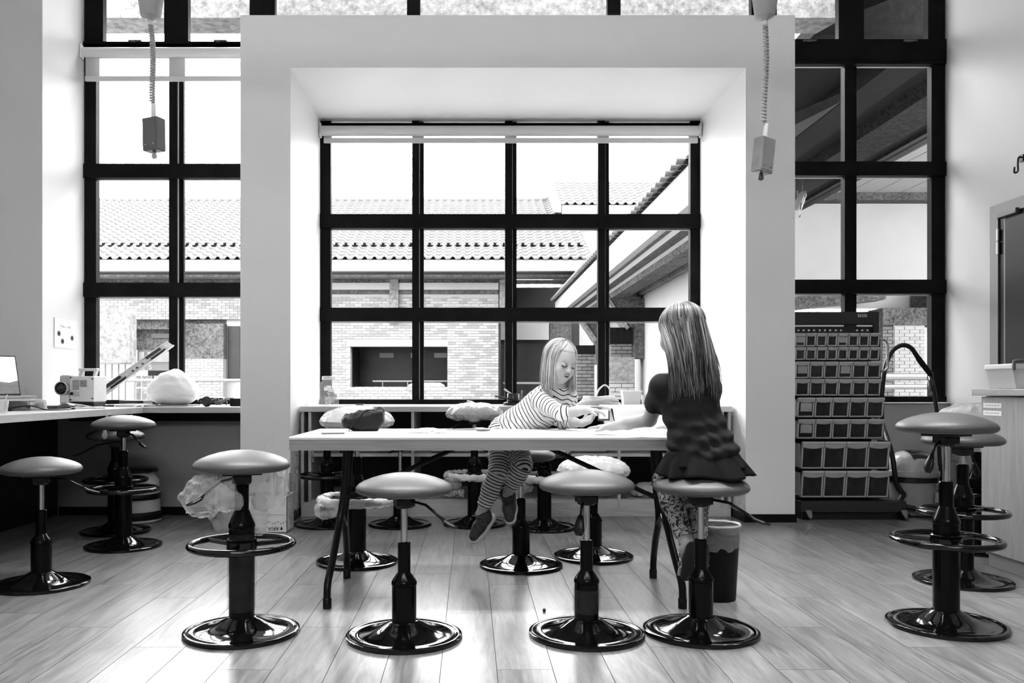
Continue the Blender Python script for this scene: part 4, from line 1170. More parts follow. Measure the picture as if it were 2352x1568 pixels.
clutter_wire('cable', 'white cable hanging over the counter edge, right of two', 'cable', [(WX(335, 6.1), 6.3, CZ+.006), (WX(315, 6.1), 6.12, CZ+.012), (WX(303, 6.04), 6.06, CZ-.02), (WX(296, 6.04), 6.05, CZ-.12)], .0045, WHITEPL)
tw = thing('cable_tangle', 'tangle of black cables and a tape roll on the left counter by the bay', 'cable', (WX(515, 6.35), 6.3, CZ))
for k in range(6):
    pts = [(-.05+.13*math.cos(a*.9+k*1.3)*(.6+.3*math.sin(a*.7+k)), .06*math.sin(a*1.1+k), .012+.05*abs(math.sin(a*.53+k*.8))) for a in range(16)]
    MB().tube(smooth_path(pts, 4), .0045, 6).build('cable', [BLKPLASTIC, mat('cable_grey', .3, .4)][k % 2], tw, True)
MB().lathe([(.02, -.015), (.036, -.015), (.036, .015), (.02, .015)], 22, M=Matrix.Translation((-.10, -.05, .037)) @ Matrix.Rotation(math.radians(70), 4, 'X')).build('tape_roll', mat('tape_dark', .03, .3), tw, angle=40)
MB().box(.04, .13, .05, .11, .001, .06, ch=.006).build('adapter_box', BLKPLASTIC, tw)
ps = thing('poster', 'small white notice with an oval and three dark flowers on the left reveal', 'notice', (-3.2985, 6.915, 1.40))
MB().box(0, .004, -.185, .185, -.12, .12).build('sheet', mat('poster_paper', .9, .6), ps)
for q_ in ((-.185, -.180, -.12, .12), (.180, .185, -.12, .12), (-.185, .185, .117, .12), (-.185, .185, -.12, -.117)):
    MB().box(.004, .0046, *q_).build('border', mat('poster_border', .42, .6), ps)
MP = basis((0, 1, 0), (0, 0, 1), (1, 0, 0), (.0042, 0, 0))
ring = MB(); pts = [(.0044, .10*math.cos(a*.2618)-.0, .055*math.sin(a*.2618)+.055) for a in range(24)]
ring.tube(pts, .0016, 5, closed=True).build('oval', mat('poster_line', .25, .6), ps)
text_mesh('Make it well', .034, mat('poster_ink', .12, .6), ps, basis((0, 1, 0), (0, 0, 1), (1, 0, 0), (.0044, -.0, .055)), 'lettering')
for q in ((-.115, -.005), (.11, -.03), (-.055, -.065)):
    f = MB()
    for k in range(6):
        a = k*1.047
        f.lathe([(.013, 0), (.013, .0006)], 8, M=MP @ Matrix.Translation((q[0]+.017*math.cos(a), q[1]+.012*math.sin(a), 0)))
    f.build('flower', mat('poster_flower', .08, .6), ps)
# drum under the counter
dr = thing('drum', 'pale drum with black bands and lid under the left counter', 'drum', (-2.40, 6.10, 0))
MB().lathe([(.165, .0), (.175, .01), (.17, .03), (.165, .10), (.162, .19), (.155, .30), (.13, .33), (.12, .36)], 36).build('body', mat('drum_pale', .6, .5), dr, angle=50)
MB().lathe([(.176, .025), (.178, .03), (.173, .075), (.17, .08)], 36, cap=False).build('band', BLKPLASTIC, dr, True)
MB().lathe([(.168, .165), (.172, .17), (.168, .20), (.164, .205)], 36, cap=False).build('band', BLKPLASTIC, dr, True)
MB().lathe([(.13, .355), (.15, .36), (.152, .375), (.14, .385), (.02, .39)], 36).build('lid', BLKPLASTIC, dr, angle=50)

# carton with upside-down print
bx = thing('carton', 'white carton with upside-down print holding rolled papers beside the bay', 'box', (-1.345, 5.72, 0), math.radians(0))
cb_ = MB(); w_, d_, h_ = .135, .11, .245
for args in ((-w_, w_, -d_, -d_+.004, 0, h_), (-w_, w_, d_-.004, d_, 0, h_), (-w_, -w_+.004, -d_, d_, 0, h_), (w_-.004, w_, -d_, d_, 0, h_), (-w_, w_, -d_, d_, 0, .004)): cb_.box(*args)
cb_.build('walls', CARD, bx)
MB().box(-w_+.001, w_-.001, -d_-.0012, -d_, .118, .121).build('fold_line', mat('card_crease', .4, .7), bx)
MF = lambda x, z, up=-1: basis((up, 0, 0), (0, 0, up), (0, -1, 0), (x, -d_-.0012, z))
text_mesh('ARIA', .034, INK, bx, MF(.045, .028), 'lettering')
text_mesh('70,', .030, INK, bx, MF(-.065, .024), 'lettering')
MB().prism([(.088, .02), (.098, .035), (.108, .02), (.100, .022), (.100, .040), (.096, .040), (.096, .022)], 'y', -d_-.0014, -d_-.0002).build('arrow_mark', INK, bx)
for k in range(9):
    xx = -.02+k*.018; zz_ = .058+.006*(k % 3)
    MB().box(xx, xx+.009, -d_-.0012, -d_, zz_, zz_+.004, M=None).build('print_mark', INK, bx)
for k, (a, hh, wd) in enumerate(((.03, .40, .02), (.07, .38, .03), (.105, .39, .012), (-.03, .36, .03))):
    MB().box(a, a+wd, -.06+k*.03, -.05+k*.03, .01, hh, M=Matrix.Rotation(math.radians(3*(k-1)), 4, 'Y')).build('paper', [PAPER, mat('page_pale', .75, .6), GREYINK, PAPER][k], bx)
MB().lathe([(.022, .01), (.022, .42), (.019, .42), (.019, .02)], 18, (.085, .03, 0)).build('rolled_paper', PAPER, bx, angle=40)
bag('plastic_sack', 'clear crumpled plastic sack on the floor behind the white carton', 'sack', (-1.655, 5.74, .16), (.085, .08, .155), 8.8, .05, 8, FILM)

# ------------------------------------------------------------------ drawer rack
RY = 6.28
rk = thing('drawer_rack', 'black wheeled rack of small tilting parts drawers by the right window', 'rack', (WX(1922, RY), RY, 0))
rx0 = WX(1922, RY)
RACK = mat('rack_black', .012, .4)
BIN = mat('drawer_grey', .52, .45); BINW = mat('drawer_window_dark', .03, .16, noise=(7, .02, 3))
def rr(name, px0, px1, py0, py1, y0, y1, m, parent=None, ch=0):
    return MB().box(WX(px0, RY)-rx0, WX(px1, RY)-rx0, y0, y1, WZ(py1, RY), WZ(py0, RY), ch=ch).build(name, m, parent or rk)
rr('back_panel', 1824, 2016, 716, 1150, .10, .14, RACK)
rr('header', 1824, 2014, 716, 744, -.01, .10, mat('rack_header', .02, .45))
for a, b in ((1826, 1938), (1968, 2004)):
    rr('label_strip', a, b, 746, 750, .0, .01, WHITEPL)
rr('hole_panel', 1824, 2016, 744, 766, .02, .10, RACK)
for px in (1836, 1848, 1860, 1872, 1885, 1897, 1909, 1922, 1934, 1971, 1983, 1995):
    rr('slot', px-2, px+2, 756, 760, .016, .022, mat('slot_bright', .8, .4))
lab = rr('badge', 1969, 1989, 722, 728, -.013, -.01, mat('badge_pale', .6, .4))
for k in range(4): rr('badge_mark', 1972+k*4, 1974+k*4, 723, 727, -.0145, -.013, INK, lab)
rr('grid_edge', 2004, 2017, 716, 764, -.012, .10, mat('rack_grid', .02, .5))
rows = [(765, 796, 8, 1824, 2018), (797, 827, 8, 1824, 2018), (830, 869, 6, 1824, 2020), (870, 909, 6, 1824, 2020),
        (912, 958, 5, 1825, 2022), (961, 1007, 5, 1825, 2022), (1011, 1075, 4, 1830, 2029), (1077, 1140, 4, 1830, 2029)]
def drawer_meshes(w, h):
    hw = w/2-.003
    f = MB()
    # tilted face frame: sides, bottom, and a curved pull lip on top
    lean = h*.16
    def Pq(u, t, o=0): return Vector((u, -lean*t+o, t*h))
    fr = .012 if w < .09 else .014
    def slab(u0, u1, t0, t1, o0, o1):
        q = []
        for o in (o0, o1):
            q += [Pq(u0, t0, o), Pq(u1, t0, o), Pq(u1, t1, o), Pq(u0, t1, o)]
        f.add(q, [(0, 3, 2, 1), (4, 5, 6, 7), (0, 1, 5, 4), (1, 2, 6, 5), (2, 3, 7, 6), (3, 0, 4, 7)])
    s = .009; tb = .010/h
    slab(-hw, -hw+s, .02, .80, -.012, .01); slab(hw-s, hw, .02, .80, -.012, .01); slab(-hw, hw, .02, .02+tb, -.012, .01)
    n = 6; vs = []; fs = []
    for i in range(n+1):
        u = -hw+2*hw*i/n; b = 1-(2*i/n-1)**2
        sag = .06*b
        for (t, o) in ((.98, .006), (.99, -.020), (.93, -.028), (.80-sag, -.020), (.78-sag, -.012), (.80, .006)):
            vs.append(Pq(u, t, o))
    for i in range(n):
        for k in range(6):
            k2 = (k+1) % 6
            fs.append((i*6+k, i*6+k2, (i+1)*6+k2, (i+1)*6+k))
    fs += [tuple(range(6)), tuple(range(n*6, n*6+6))[::-1]]
    f.add(vs, fs)
    f.box(-hw, -hw+.002, .005, .10, .01, h*.9); f.box(hw-.002, hw, .005, .10, .01, h*.9)
    g = MB(); q = []
    for o in (-.004, -.001):
        q += [Pq(-hw+s, .03+tb, o), Pq(hw-s, .03+tb, o), Pq(hw-s, .80, o), Pq(-hw+s, .80, o)]
    g.add(q, [(0, 3, 2, 1), (4, 5, 6, 7), (0, 1, 5, 4), (1, 2, 6, 5), (2, 3, 7, 6), (3, 0, 4, 7)])
    return f.mesh('drawer', BIN), g.mesh('drawer_window', BINW)
paperish = {(0, 0), (0, 4), (2, 0), (2, 3), (4, 0), (5, 0)}
for ri, (y0, y1, n, xa, xb) in enumerate(rows):
    z0, z1 = WZ(y1, RY), WZ(y0, RY); w = (WX(xb, RY)-WX(xa, RY))/n
    f, g = drawer_meshes(w, z1-z0)
    yo = -.06 if ri >= 6 else (-.03 if ri >= 4 else 0)
    for c in range(n):
        o = link('drawer', f, rk, (WX(xa, RY)-rx0+w*(c+.5), yo, z0))
        link('drawer_window', g, o)
        if (ri, c) in paperish:
            h = z1-z0; p = MB().box(-w*.33, w*.33, -.016, -.012, h*.32, h*.74, M=Matrix.Rotation(.16, 4, 'X')).build('paper_tag', mat('tag_grey', .42, .6), o)
    MB().box(WX(xa, RY)-rx0-.004, WX(xb, RY)-rx0+.004, yo+.012, .10, z0-.004, z0+.002).build('tray', RACK, rk)
    MB().box(WX(xb, RY)-rx0+.001, WX(xb, RY)-rx0+.006, yo-.012, .10, z0-.004, z1).build('side_plate', RACK, rk)
rr('base', 1824, 2060, 1146, 1170, -.14, .16, mat('rack_base', .03, .4), ch=.004)
rr('base_skirt', 1830, 2052, 1170, 1190, -.10, .14, RACK)
for px in (1838, 2052):
    t_ = MB(); cx_ = WX(px, RY)-rx0
    t_.prism([(-.02, .075), (.02, .075), (.03, .03), (.015, .012), (.0, .03)], 'y', -.155, -.125, M=Matrix.Translation((cx_, 0, 0)))
    t_.build('caster_fork', mat('caster_metal', .5, .3, metal=.7), rk)
    MB().lathe([(.025, -.012), (.025, .012)], 18, M=Matrix.Translation((cx_+.005, -.12, .025)) @ Matrix.Rotation(math.radians(90), 4, 'X')).build('caster_wheel', BLKPLASTIC, rk, angle=40)
hp = smooth_path([W(2016, 779, RY), W(2030, 780, RY), W(2038, 790, RY), W(2039, 815, RY), W(2038, 843, RY), W(2031, 851, RY), W(2018, 851, RY)], 5)
MB().tube([p-Vector((rx0, RY, 0)) for p in hp], .009, 10).build('push_handle', CHROME, rk, True)

# ------------------------------------------------------------------ vacuum cleaner
VY = 6.42; VS = .86; vxx = WX(2094, VY)
vc = thing('vacuum_cleaner', 'silver and black canister vacuum cleaner with raised hose beneath the right window', 'vacuum', (vxx, VY, 0)); vc.scale = (VS, VS, VS)
VG = mat('vacuum_grey', .42, .3); VD = mat('vacuum_dark', .02, .2)
MB().lathe([(.17, .01), (.19, .03), (.195, .10), (.20, .26), (.205, .30)], 40).build('tank', VG, vc, angle=50)
MB().lathe([(.207, .295), (.214, .30), (.214, .335), (.207, .34)], 40, cap=False).build('dark_band', VD, vc, angle=50)
MB().lathe([(.214, .34), (.222, .345), (.222, .385), (.214, .395)], 40).build('rim', VG, vc, angle=50)
MB().lathe([(.212, .395), (.205, .44), (.175, .50), (.12, .545), (.06, .562), (.001, .565)], 40, cap=False).build('dome', mat('vacuum_silver', .5, .25), vc, True)
# dark top panel following the dome
pv = []; pf = []
for i in range(9):
    for j in range(9):
        u, v = -.07+.19*i/8, -.17+.24*j/8
        rr_ = math.hypot(u, v)
        prof = [(.212, .395), (.205, .44), (.175, .50), (.12, .545), (.06, .562), (0, .565)]
        z = .565
        for (ra, za), (rb, zb_) in zip(prof[:-1], prof[1:]):
            if rb <= rr_ <= ra: z = zb_+(za-zb_)*(rr_-rb)/(ra-rb)
        if rr_ > .21: z = .40
        pv.append((u, v, z+.006))
for i in range(8):
    for j in range(8): pf.append((i*9+j, (i+1)*9+j, (i+1)*9+j+1, i*9+j+1))
MB().add(pv, pf).build('top_panel', VD, vc, True)
MB().box(-.01, .07, -.178, -.172, .475, .50, M=Matrix.Rotation(.0, 4, 'X')).build('sticker', WHITEPL, vc)
MB().box(.10, .16, -.20, -.18, .13, .21, ch=.006).build('socket_block', VG, vc)
for a in (30, 150, 230, 310):
    MB().ell((.17*math.cos(math.radians(a)), .17*math.sin(math.radians(a)), .02), (.03, .03, .02), 12, 8).build('caster', BLKPLASTIC, vc, True)
hpts = [(-.15, -.16, .20), (-.22, -.17, .30), (-.245, -.14, .55)]
hpts += [tuple((W(px, py, 6.6)-Vector((vxx, VY, 0)))/VS) for px, py in ((2024, 960), (2026, 900), (2033, 845), (2048, 808), (2070, 793), (2090, 797), (2104, 814))]
HOSE = mat('hose_black', .012, .45)
hs = []
for i, p in enumerate(smooth_path(hpts, 14)): hs.append(p)
MB().tube(hs, [.0195 if i % 2 else .0215 for i in range(len(hs))], 10).build('hose', HOSE, vc, True)
low = smooth_path([(-.15, -.16, .20), (-.20, -.2, .12), (-.05, -.26, .08), (.08, -.24, .06)], 8)
MB().tube(low, .021, 10).build('hose_tail', HOSE, vc, True)
loc = lambda px, py, y=6.6: tuple((W(px, py, y)-Vector((vxx, VY, 0)))/VS)
MB().tube(smooth_path([loc(2100, 808), loc(2113, 828), loc(2130, 850), loc(2138, 862)], 5), [.021]*4+[.025]*8+[.022]*4, 10).build('hand_grip', BLKPLASTIC, vc, True)
MB().tube([loc(2136, 855), loc(2144, 890), loc(2152, 945, 6.62), loc(2162, 1120, 6.66)], [.021, .019, .018, .018], 10).build('wand', mat('wand_dark', .03, .2), vc, True)
MB().tube([loc(2133, 872), loc(2138, 898)], .012, 8).build('trigger', mat('trigger_grey', .2, .4), vc, True)
MB().tube([loc(2152, 1120), loc(2163, 1120, 6.66), loc(2185, 1122)], .02, 8).build('floor_head', BLKPLASTIC, vc, True)

# ------------------------------------------------------------------ waste bin with liner
BYn = 3.85
bn_ = thing('waste_bin', 'dark waste bin with a plastic liner behind the seated child', 'bin', (WX(1648, BYn), BYn, 0))
MB().lathe([(.078, .0), (.080, .004), (.098, .33), (.1, .335), (.097, .335), (.078, .006), (.001, .006)], 36, cap=False).build('bin', mat('bin_dark', .006, .5, spec=.15), bn_, angle=50)
ln = crumple(MB().lathe([(.0905, .225), (.0955, .26), (.099, .30), (.1015, .335), (.100, .342), (.094, .338), (.086, .20), (.06, .08), (.01, .06)], 56, cap=False).mesh('x', FILM), 'liner', FILM, .004, 20, 3.0)
link('liner', ln, bn_)
MB().torus(.099, .0045, (0, 0, .336), 40, 8).build('liner_rim', FILMW, bn_, True)

# ------------------------------------------------------------------ cabinet on the right
cbn = thing('cabinet', 'pale wood cabinet with thick worktop cut by the right edge', 'cabinet', (3.35, 4.05, 0))
def kb_(name, x0, x1, y0, y1, z0, z1, m, ch=.002): return MB().box(x0-3.35, x1-3.35, y0-4.05, y1-4.05, z0, z1, ch=ch).build(name, m, cbn)
CABW = wood_mat('cabinet_laminate', .26, .36, .45, (14, 14, 1.0))
kb_('body', 2.772, 4.02, 3.2, 4.565, .095, .912, CABW)
kb_('side_door', 2.754, 2.772, 3.9, 4.574, .085, .908, CABW)
kb_('side_door', 2.754, 2.772, 3.2, 3.895, .085, .908, CABW)
kb_('plinth', 2.785, 4.0, 3.22, 4.56, 0, .095, mat('cabinet_plinth', .24, .5))
kb_('worktop', 2.715, 4.05, 3.15, 4.60, .915, .951, wood_mat('cabinet_top', .26, .38, .4, (14, 1.2, 14)), .003)
for z in (.862, .822):
    l_ = kb_('label', 2.7525, 2.754, 4.40, 4.555, z-.012, z+.014, PAPER, 0)
    for q in range(5): MB().box(2.752-3.35, 2.7525-3.35, 4.42+q*.025-4.05, 4.436+q*.025-4.05, z-.001, z+.003).build('print', GREYINK, l_)
bxs = thing('storage_box', 'clear lidded plastic box with grey handle on the right cabinet', 'box', (2.93, 4.44, .9515))
MB().prism([(-.145, .002), (.14, .002), (.165, .105), (-.165, .105)], 'y', -.11, .11).build('body', mat('box_clear', .62, .25, alpha=.75), bxs)
MB().box(-.172, .172, -.118, .118, .100, .128, ch=.006).build('lid', mat('box_lid', .62, .35), bxs)
MB().ell((.01, -.02, .026), (.115, .08, .028), 24, 12).build('contents', mat('box_contents', .28, .7, noise=(30, .1, 3)), bxs, True)
MB().tube(smooth_path([(-.165, -.125, .095), (-.165, -.125, .132), (-.15, -.125, .142), (.0, -.125, .146), (.01, -.125, .14), (.012, -.125, .10)], 5), .008, 8).build('handle', mat('box_handle', .07, .4), bxs, True)

# ------------------------------------------------------------------ door in the right wall
d1 = struct(link('door_1', None, None, (XR, 0, 0)), 'dark door with grey steel frame in the right wall')
JM = mat('door_frame_grey', .10, .45)
dy = 6.585
MB().box(-.03, .0, dy-.10, dy, 0, 2.36).build('jamb', JM, d1)
MB().box(-.03, .0, dy-1.15, dy-.10, 2.27, 2.36).build('head', JM, d1)
MB().box(-.03, .0, dy-1.15, dy-1.05, 0, 2.27).build('jamb', JM, d1)
MB().box(-.018, -.001, dy-1.05, dy-.10, .01, 2.27).build('door_leaf', mat('door_dark', .005, .3, spec=.15), d1)
MB().box(-.0185, -.018, dy-.17, dy-.155, .01, 2.26).build('edge_strip', JM, d1)
hg = MB()
for z in (2.08, 1.98): hg.lathe([(.009, 0), (.009, .09)], 10, (-.035, dy-.105, z))
hg.build('hinge', mat('hinge_steel', .45, .3, metal=.8), d1, angle=40)
MB().box(-.055, -.018, dy-.35, dy-.12, 2.245, 2.285, ch=.006).build('door_closer', mat('closer_dark', .05, .4), d1)
hk = thing('wall_hook', 'black wire hook on the right wall at the picture edge', 'hook', (XR, 6.24, 2.60))
MB().tube(smooth_path([(-.001, .0, .05), (-.03, .0, .05), (-.035, 0, 0), (-.035, 0, -.05), (-.06, 0, -.06), (-.06, 0, -.02)], 4), .007, 8).build('wire', BLKPLASTIC, hk, True)
MB().box(-.012, 0, -.02, .02, .02, .07).build('plate', BLKPLASTIC, hk)

# ------------------------------------------------------------------ pull-down power cords
def power_cord(label, px_c, px_b, cone_y, cord_top, box_top, box_bot, Y, rz, tilt, metal):
    X = WX(px_c, Y)
    t = thing('hanging_socket', label, 'socket', (X, Y, 0))
    zc = WZ(cone_y, Y); zt = WZ(cord_top, Y); zb0 = WZ(box_top, Y); zb1 = WZ(box_bot, Y)
    MB().lathe([(.012, zc-.018), (.02, zc-.008), (.045, zc), (.050, zc+.008), (.066, zc+.12), (.075, zc+.25), (.06, zc+.30), (.015, zc+.32)], 28).build('bell', mat('cord_bell', .42, .4), t, angle=50)
    MB().tube([(0, 0, zc+.3), (0, 0, CEIL)], .012, 10).build('drop_rod', mat('cord_rod', .5, .4), t)
    MB().lathe([(.012, zt-.015), (.014, zt), (.009, zc-.01)], 14).build('gland', WHITEPL, t)
    xb = WX(px_b, Y)-X
    pts = []; n = 30*12
    for i in range(n+1):
        f = i/n; z = zt+(zb0+.07-zt)*f
        a = f*30*2*math.pi
        r = .0095*(1 if f < .97 else .2)
        pts.append((xb*f+r*math.cos(a)+.006*math.sin(f*5), r*math.sin(a), z))
    MB().tube(pts, .0062, 6).build('coiled_cord', mat('cord_pale', .42, .4), t, True)
    M = Matrix.Translation((xb, 0, zb0)) @ Matrix.Rotation(tilt, 4, 'Y') @ Matrix.Rotation(rz, 4, 'Z')
    MB().lathe([(.010, 0), (.012, .005), (.010, .075)], 14, M=M).build('strain_relief', WHITEPL, t, angle=40)
    h = zb0-zb1
    b = MB().cbox(-.048, .048, -.032, .032, -h, 0, .006, M=M).build('socket_box', metal, t)
    MB().box(-.04, .04, -.0335, -.032, -h+.012, -.012, M=M).build('face_plate', metal, b)
    for q in (-.025, .025): MB().lathe([(.004, 0), (.004, .002)], 10, M=M @ Matrix.Translation((q, -.0335, -h+.03)) @ Matrix.Rotation(math.radians(90), 4, 'X')).build('screw', CHROME, b)
    MB().lathe([(.008, .0), (.010, -.012), (.014, -.018), (.014, -.03), (.008, -.036)], 16, M=M @ Matrix.Translation((0, 0, -h))).build('pull_knob', mat('knob_'+str(round(px_c)), .5 if px_c < 1000 else .08, .35), t, True)
    return t
power_cord('pull-down power cord with dark grey box hanging before the left window', 346, 353, 40, 55, 272, 348, 4.3, math.radians(-22), math.radians(-1), mat('socket_dark', .10, .4))
power_cord('pull-down power cord with pale metal box hanging before the bay corner', 1757, 1757, 40, 55, 318, 398, 4.3, math.radians(32), math.radians(6), mat('socket_alu', .28, .3, metal=.4, noise=(9, .07, 3)))
tag(MB().lathe([(.006, 0), (.007, .012), (.004, .014)], 10, (WX(1250, 3.62), 3.62, 0)).build('pen_cap', INK), 'tiny black pen cap lying on the floor between the front stools', 'pen cap')  # the small dropped cap of a pen

# ------------------------------------------------------------------ organic surfaces (blended signed distances, surface nets)
class SDF:
    def __init__(s): s.pr = []      # (kind, data, k, bound centre, bound radius)
    def cap(s, a, b, ra, rb=None, k=.02):
        a = np.array(a, float); b = np.array(b, float); rb = ra if rb is None else rb
        c = (a+b)/2; s.pr.append(('c', (a, b, ra, rb), k, c, np.linalg.norm(b-a)/2+max(ra, rb))); return s
    def chain(s, pts, rs, k=.02):
        for i in range(len(pts)-1): s.cap(pts[i], pts[i+1], rs[i], rs[i+1], k)
        return s
    def ell(s, c, r, R=None, k=.02, sub=False):
        R = np.eye(3) if R is None else np.array(R, float)   # columns: axes
        c = np.array(c, float); r = np.array(r, float)
        s.pr.append(('s' if sub else 'e', (c, r, R), k, c, max(r))); return s
    def val(s, P, sel=None):
        d = np.full(len(P), 1.0)
        for i in (range(len(s.pr)) if sel is None else sel):
            kind, D, k, _, _ = s.pr[i]
            if kind == 'c':
                a, b, ra, rb = D
                ab = b-a; L = max(ab@ab, 1e-12)
                t = np.clip((P-a)@ab/L, 0, 1)
                q = np.linalg.norm(P-a-t[:, None]*ab, axis=1)-(ra+(rb-ra)*t)
            else:
                c, r, R = D
                v = (P-c)@R
                k0 = np.linalg.norm(v/r, axis=1); k1 = np.linalg.norm(v/(r*r), axis=1)
                q = np.where(k1 > 1e-9, k0*(k0-1)/np.maximum(k1, 1e-9), -r.min())
            if kind == 's':
                h = np.clip(.5-.5*(d+q)/k, 0, 1); d = d*(1-h)+(-q)*h+k*h*(1-h)
            else:
                h = np.clip(.5+.5*(q-d)/k, 0, 1); d = q*(1-h)+d*h-k*h*(1-h)
        return d

def surface(sdf, cell, extra=None, pad=.02, bounds=None):
    """mesh of sdf < 0 by surface nets on a sparse grid; extra(P, d) may reshape the distance"""
    if bounds is None:
        lo = np.min([p[3]-p[4] for p in sdf.pr], axis=0)-pad; hi = np.max([p[3]+p[4] for p in sdf.pr], axis=0)+pad
    else: lo, hi = np.array(bounds[0], float), np.array(bounds[1], float)
    B = 8
    nb = np.ceil((hi-lo)/(cell*B)).astype(int)
    n = nb*B+1
    V = np.full(n, .5, np.float32)
    ar = np.arange(B+1)*cell
    loc = np.stack(np.meshgrid(ar, ar, ar, indexing='ij'), -1).reshape(-1, 3)
    half = B*cell/2; rad = half*math.sqrt(3)
    cen = np.array([p[3] for p in sdf.pr]); bnd = np.array([p[4] for p in sdf.pr])+np.array([p[2] for p in sdf.pr])
    for bx in range(nb[0]):
        for by in range(nb[1]):
            for bz in range(nb[2]):
                o = lo+np.array([bx, by, bz])*B*cell
                c = o+half
                sel = np.nonzero(np.linalg.norm(cen-c, axis=1)-bnd < rad)[0]
                if len(sel) == 0: continue
                dc = sdf.val(c[None], sel)[0]
                if abs(dc) > rad+.03: 
                    if dc < 0: V[bx*B:bx*B+B+1, by*B:by*B+B+1, bz*B:bz*B+B+1] = -.5
                    continue
                P = loc+o
                d = sdf.val(P, sel)
                if extra is not None: d = extra(P, d)
                V[bx*B:bx*B+B+1, by*B:by*B+B+1, bz*B:bz*B+B+1] = d.reshape(B+1, B+1, B+1)
    V[0] = V[-1] = .5; V[:, 0] = V[:, -1] = .5; V[:, :, 0] = V[:, :, -1] = .5
    S = V < 0
    C = [S[i:n[0]-1+i, j:n[1]-1+j, k:n[2]-1+k] for i in (0, 1) for j in (0, 1) for k in (0, 1)]
    allin = C[0].copy(); anyin = C[0].copy()
    for q in C[1:]: allin &= q; anyin |= q
    act = anyin & ~allin
    I = np.argwhere(act)
    idx = np.full(act.shape, -1, np.int64); idx[act] = np.arange(len(I))
    acc = np.zeros((len(I), 3)); cnt = np.zeros(len(I))
    for ax in range(3):
        o1, o2 = [(1, 2), (0, 2), (0, 1)][ax]
        for u in (0, 1):
            for v in (0, 1):
                p = I.copy(); p[:, o1] += u; p[:, o2] += v
                q = p.copy(); q[:, ax] += 1
                a = V[p[:, 0], p[:, 1], p[:, 2]]; b = V[q[:, 0], q[:, 1], q[:, 2]]
                m = (a < 0) != (b < 0)
                t = a[m]/(a[m]-b[m])
                pos = p[m].astype(float); pos[:, ax] += t
                acc[m] += pos; cnt[m] += 1
    verts = acc/np.maximum(cnt, 1)[:, None]*cell+lo
    faces = []
    for ax in range(3):
        o1, o2 = [(1, 2), (2, 0), (0, 1)][ax]
        sl0 = [slice(None)]*3; sl1 = [slice(None)]*3
        sl0[ax] = slice(0, -1); sl1[ax] = slice(1, None)
        a, b = S[tuple(sl0)], S[tuple(sl1)]
        E = np.argwhere(a != b)
        E = E[(E[:, o1] > 0) & (E[:, o2] > 0) & (E[:, o1] < n[o1]-1) & (E[:, o2] < n[o2]-1)]
        if not len(E): continue
        ins = a[E[:, 0], E[:, 1], E[:, 2]]
        def at(d1, d2):
            q = E.copy(); q[:, o1] += d1; q[:, o2] += d2
            return idx[q[:, 0], q[:, 1], q[:, 2]]
        f = np.stack([at(-1, -1), at(0, -1), at(0, 0), at(-1, 0)], 1)
        f[~ins] = f[~ins][:, ::-1]
        faces.append(f[(f >= 0).all(1)])
    faces = np.concatenate(faces)
    return verts, faces
def sdf_object(name, sdf, cell, material, parent, extra=None, attr=None, bounds=None, relax=1):
    v, f = surface(sdf, cell, extra, bounds=bounds)
    # light smoothing keeps the skin free of grid steps
    for _ in range(relax):
        s = np.zeros_like(v); c = np.zeros(len(v))
        for k in range(4):
            np.add.at(s, f[:, k], v[f[:, (k+1) % 4]]); np.add.at(c, f[:, k], 1)
            np.add.at(s, f[:, k], v[f[:, (k+3) % 4]]); np.add.at(c, f[:, k], 1)
        v = v*.5+.5*s/np.maximum(c, 1)[:, None]
    me = bpy.data.meshes.new(name)
    me.from_pydata(v.tolist(), [], f.tolist())
    me.materials.append(material)
    me.polygons.foreach_set('use_smooth', [True]*len(me.polygons))
    if attr:
        for nm, fn in attr.items():
            a = me.attributes.new(nm, 'FLOAT', 'POINT'); a.data.foreach_set('value', fn(v).astype(np.float32))
    me.update()
    o = link(name, me, parent)
    if parent: o.matrix_parent_inverse = parent.matrix_basis.inverted()
    return o

def nrm(v): v = np.array(v, float); return v/np.linalg.norm(v)
def hand(s, w, d, n, side, curl=(.25, .25, .25, .3), thumb=.6, sc=1.0, spread=.10):
    """w wrist, d finger direction, n palm normal (palm side), side +1/-1 where the thumb sits"""
    w = np.array(w, float); d = nrm(d); n = np.array(n, float); n = nrm(n-d*(n@d)); l = np.cross(d, n)*side
    offs = (.0185, .0065, -.0055, -.0165); lens = (.046, .051, .047, .037); rad = (.0066, .0068, .0064, .0056)
    kn = []
    for i in range(4):
        k = w+d*(.052-.004*abs(i-1.2))*sc+l*offs[i]*sc
        s.cap(w+l*offs[i]*.55*sc, k, .0115*sc, .0088*sc, k=.010)
        kn.append(k)
    for i in range(4):
        p = kn[i]; dd = nrm(d+l*spread*(1.2-i)*.8); c = curl[i]
        L = lens[i]*sc
        for j, fr in enumerate((.44, .32, .24)):
            c_ = c*(j+.6)
            v = nrm(dd*math.cos(c_)+n*math.sin(c_))
            q = p+v*L*fr
            r0 = rad[i]*sc*(1-.10*j); s.cap(p, q, r0, r0*.92, k=.003 if j else .006); p = q
    p = w+d*.012*sc+l*.013*sc; v = nrm(d*(1-thumb*.6)+l*thumb+n*.35)
    q = p+v*.026*sc; s.cap(p, q, .0095*sc, .0078*sc, k=.008)
    v2 = nrm(v+d*.5); q2 = q+v2*.022*sc; s.cap(q, q2, .0074*sc, .006*sc, k=.004)
def head_frame(f, u):
    f = nrm(f); u = np.array(u, float); u = nrm(u-f*(u@f)); r = np.cross(f, u)
    return np.stack([r, f, u], 1)        # columns: right, forward, up
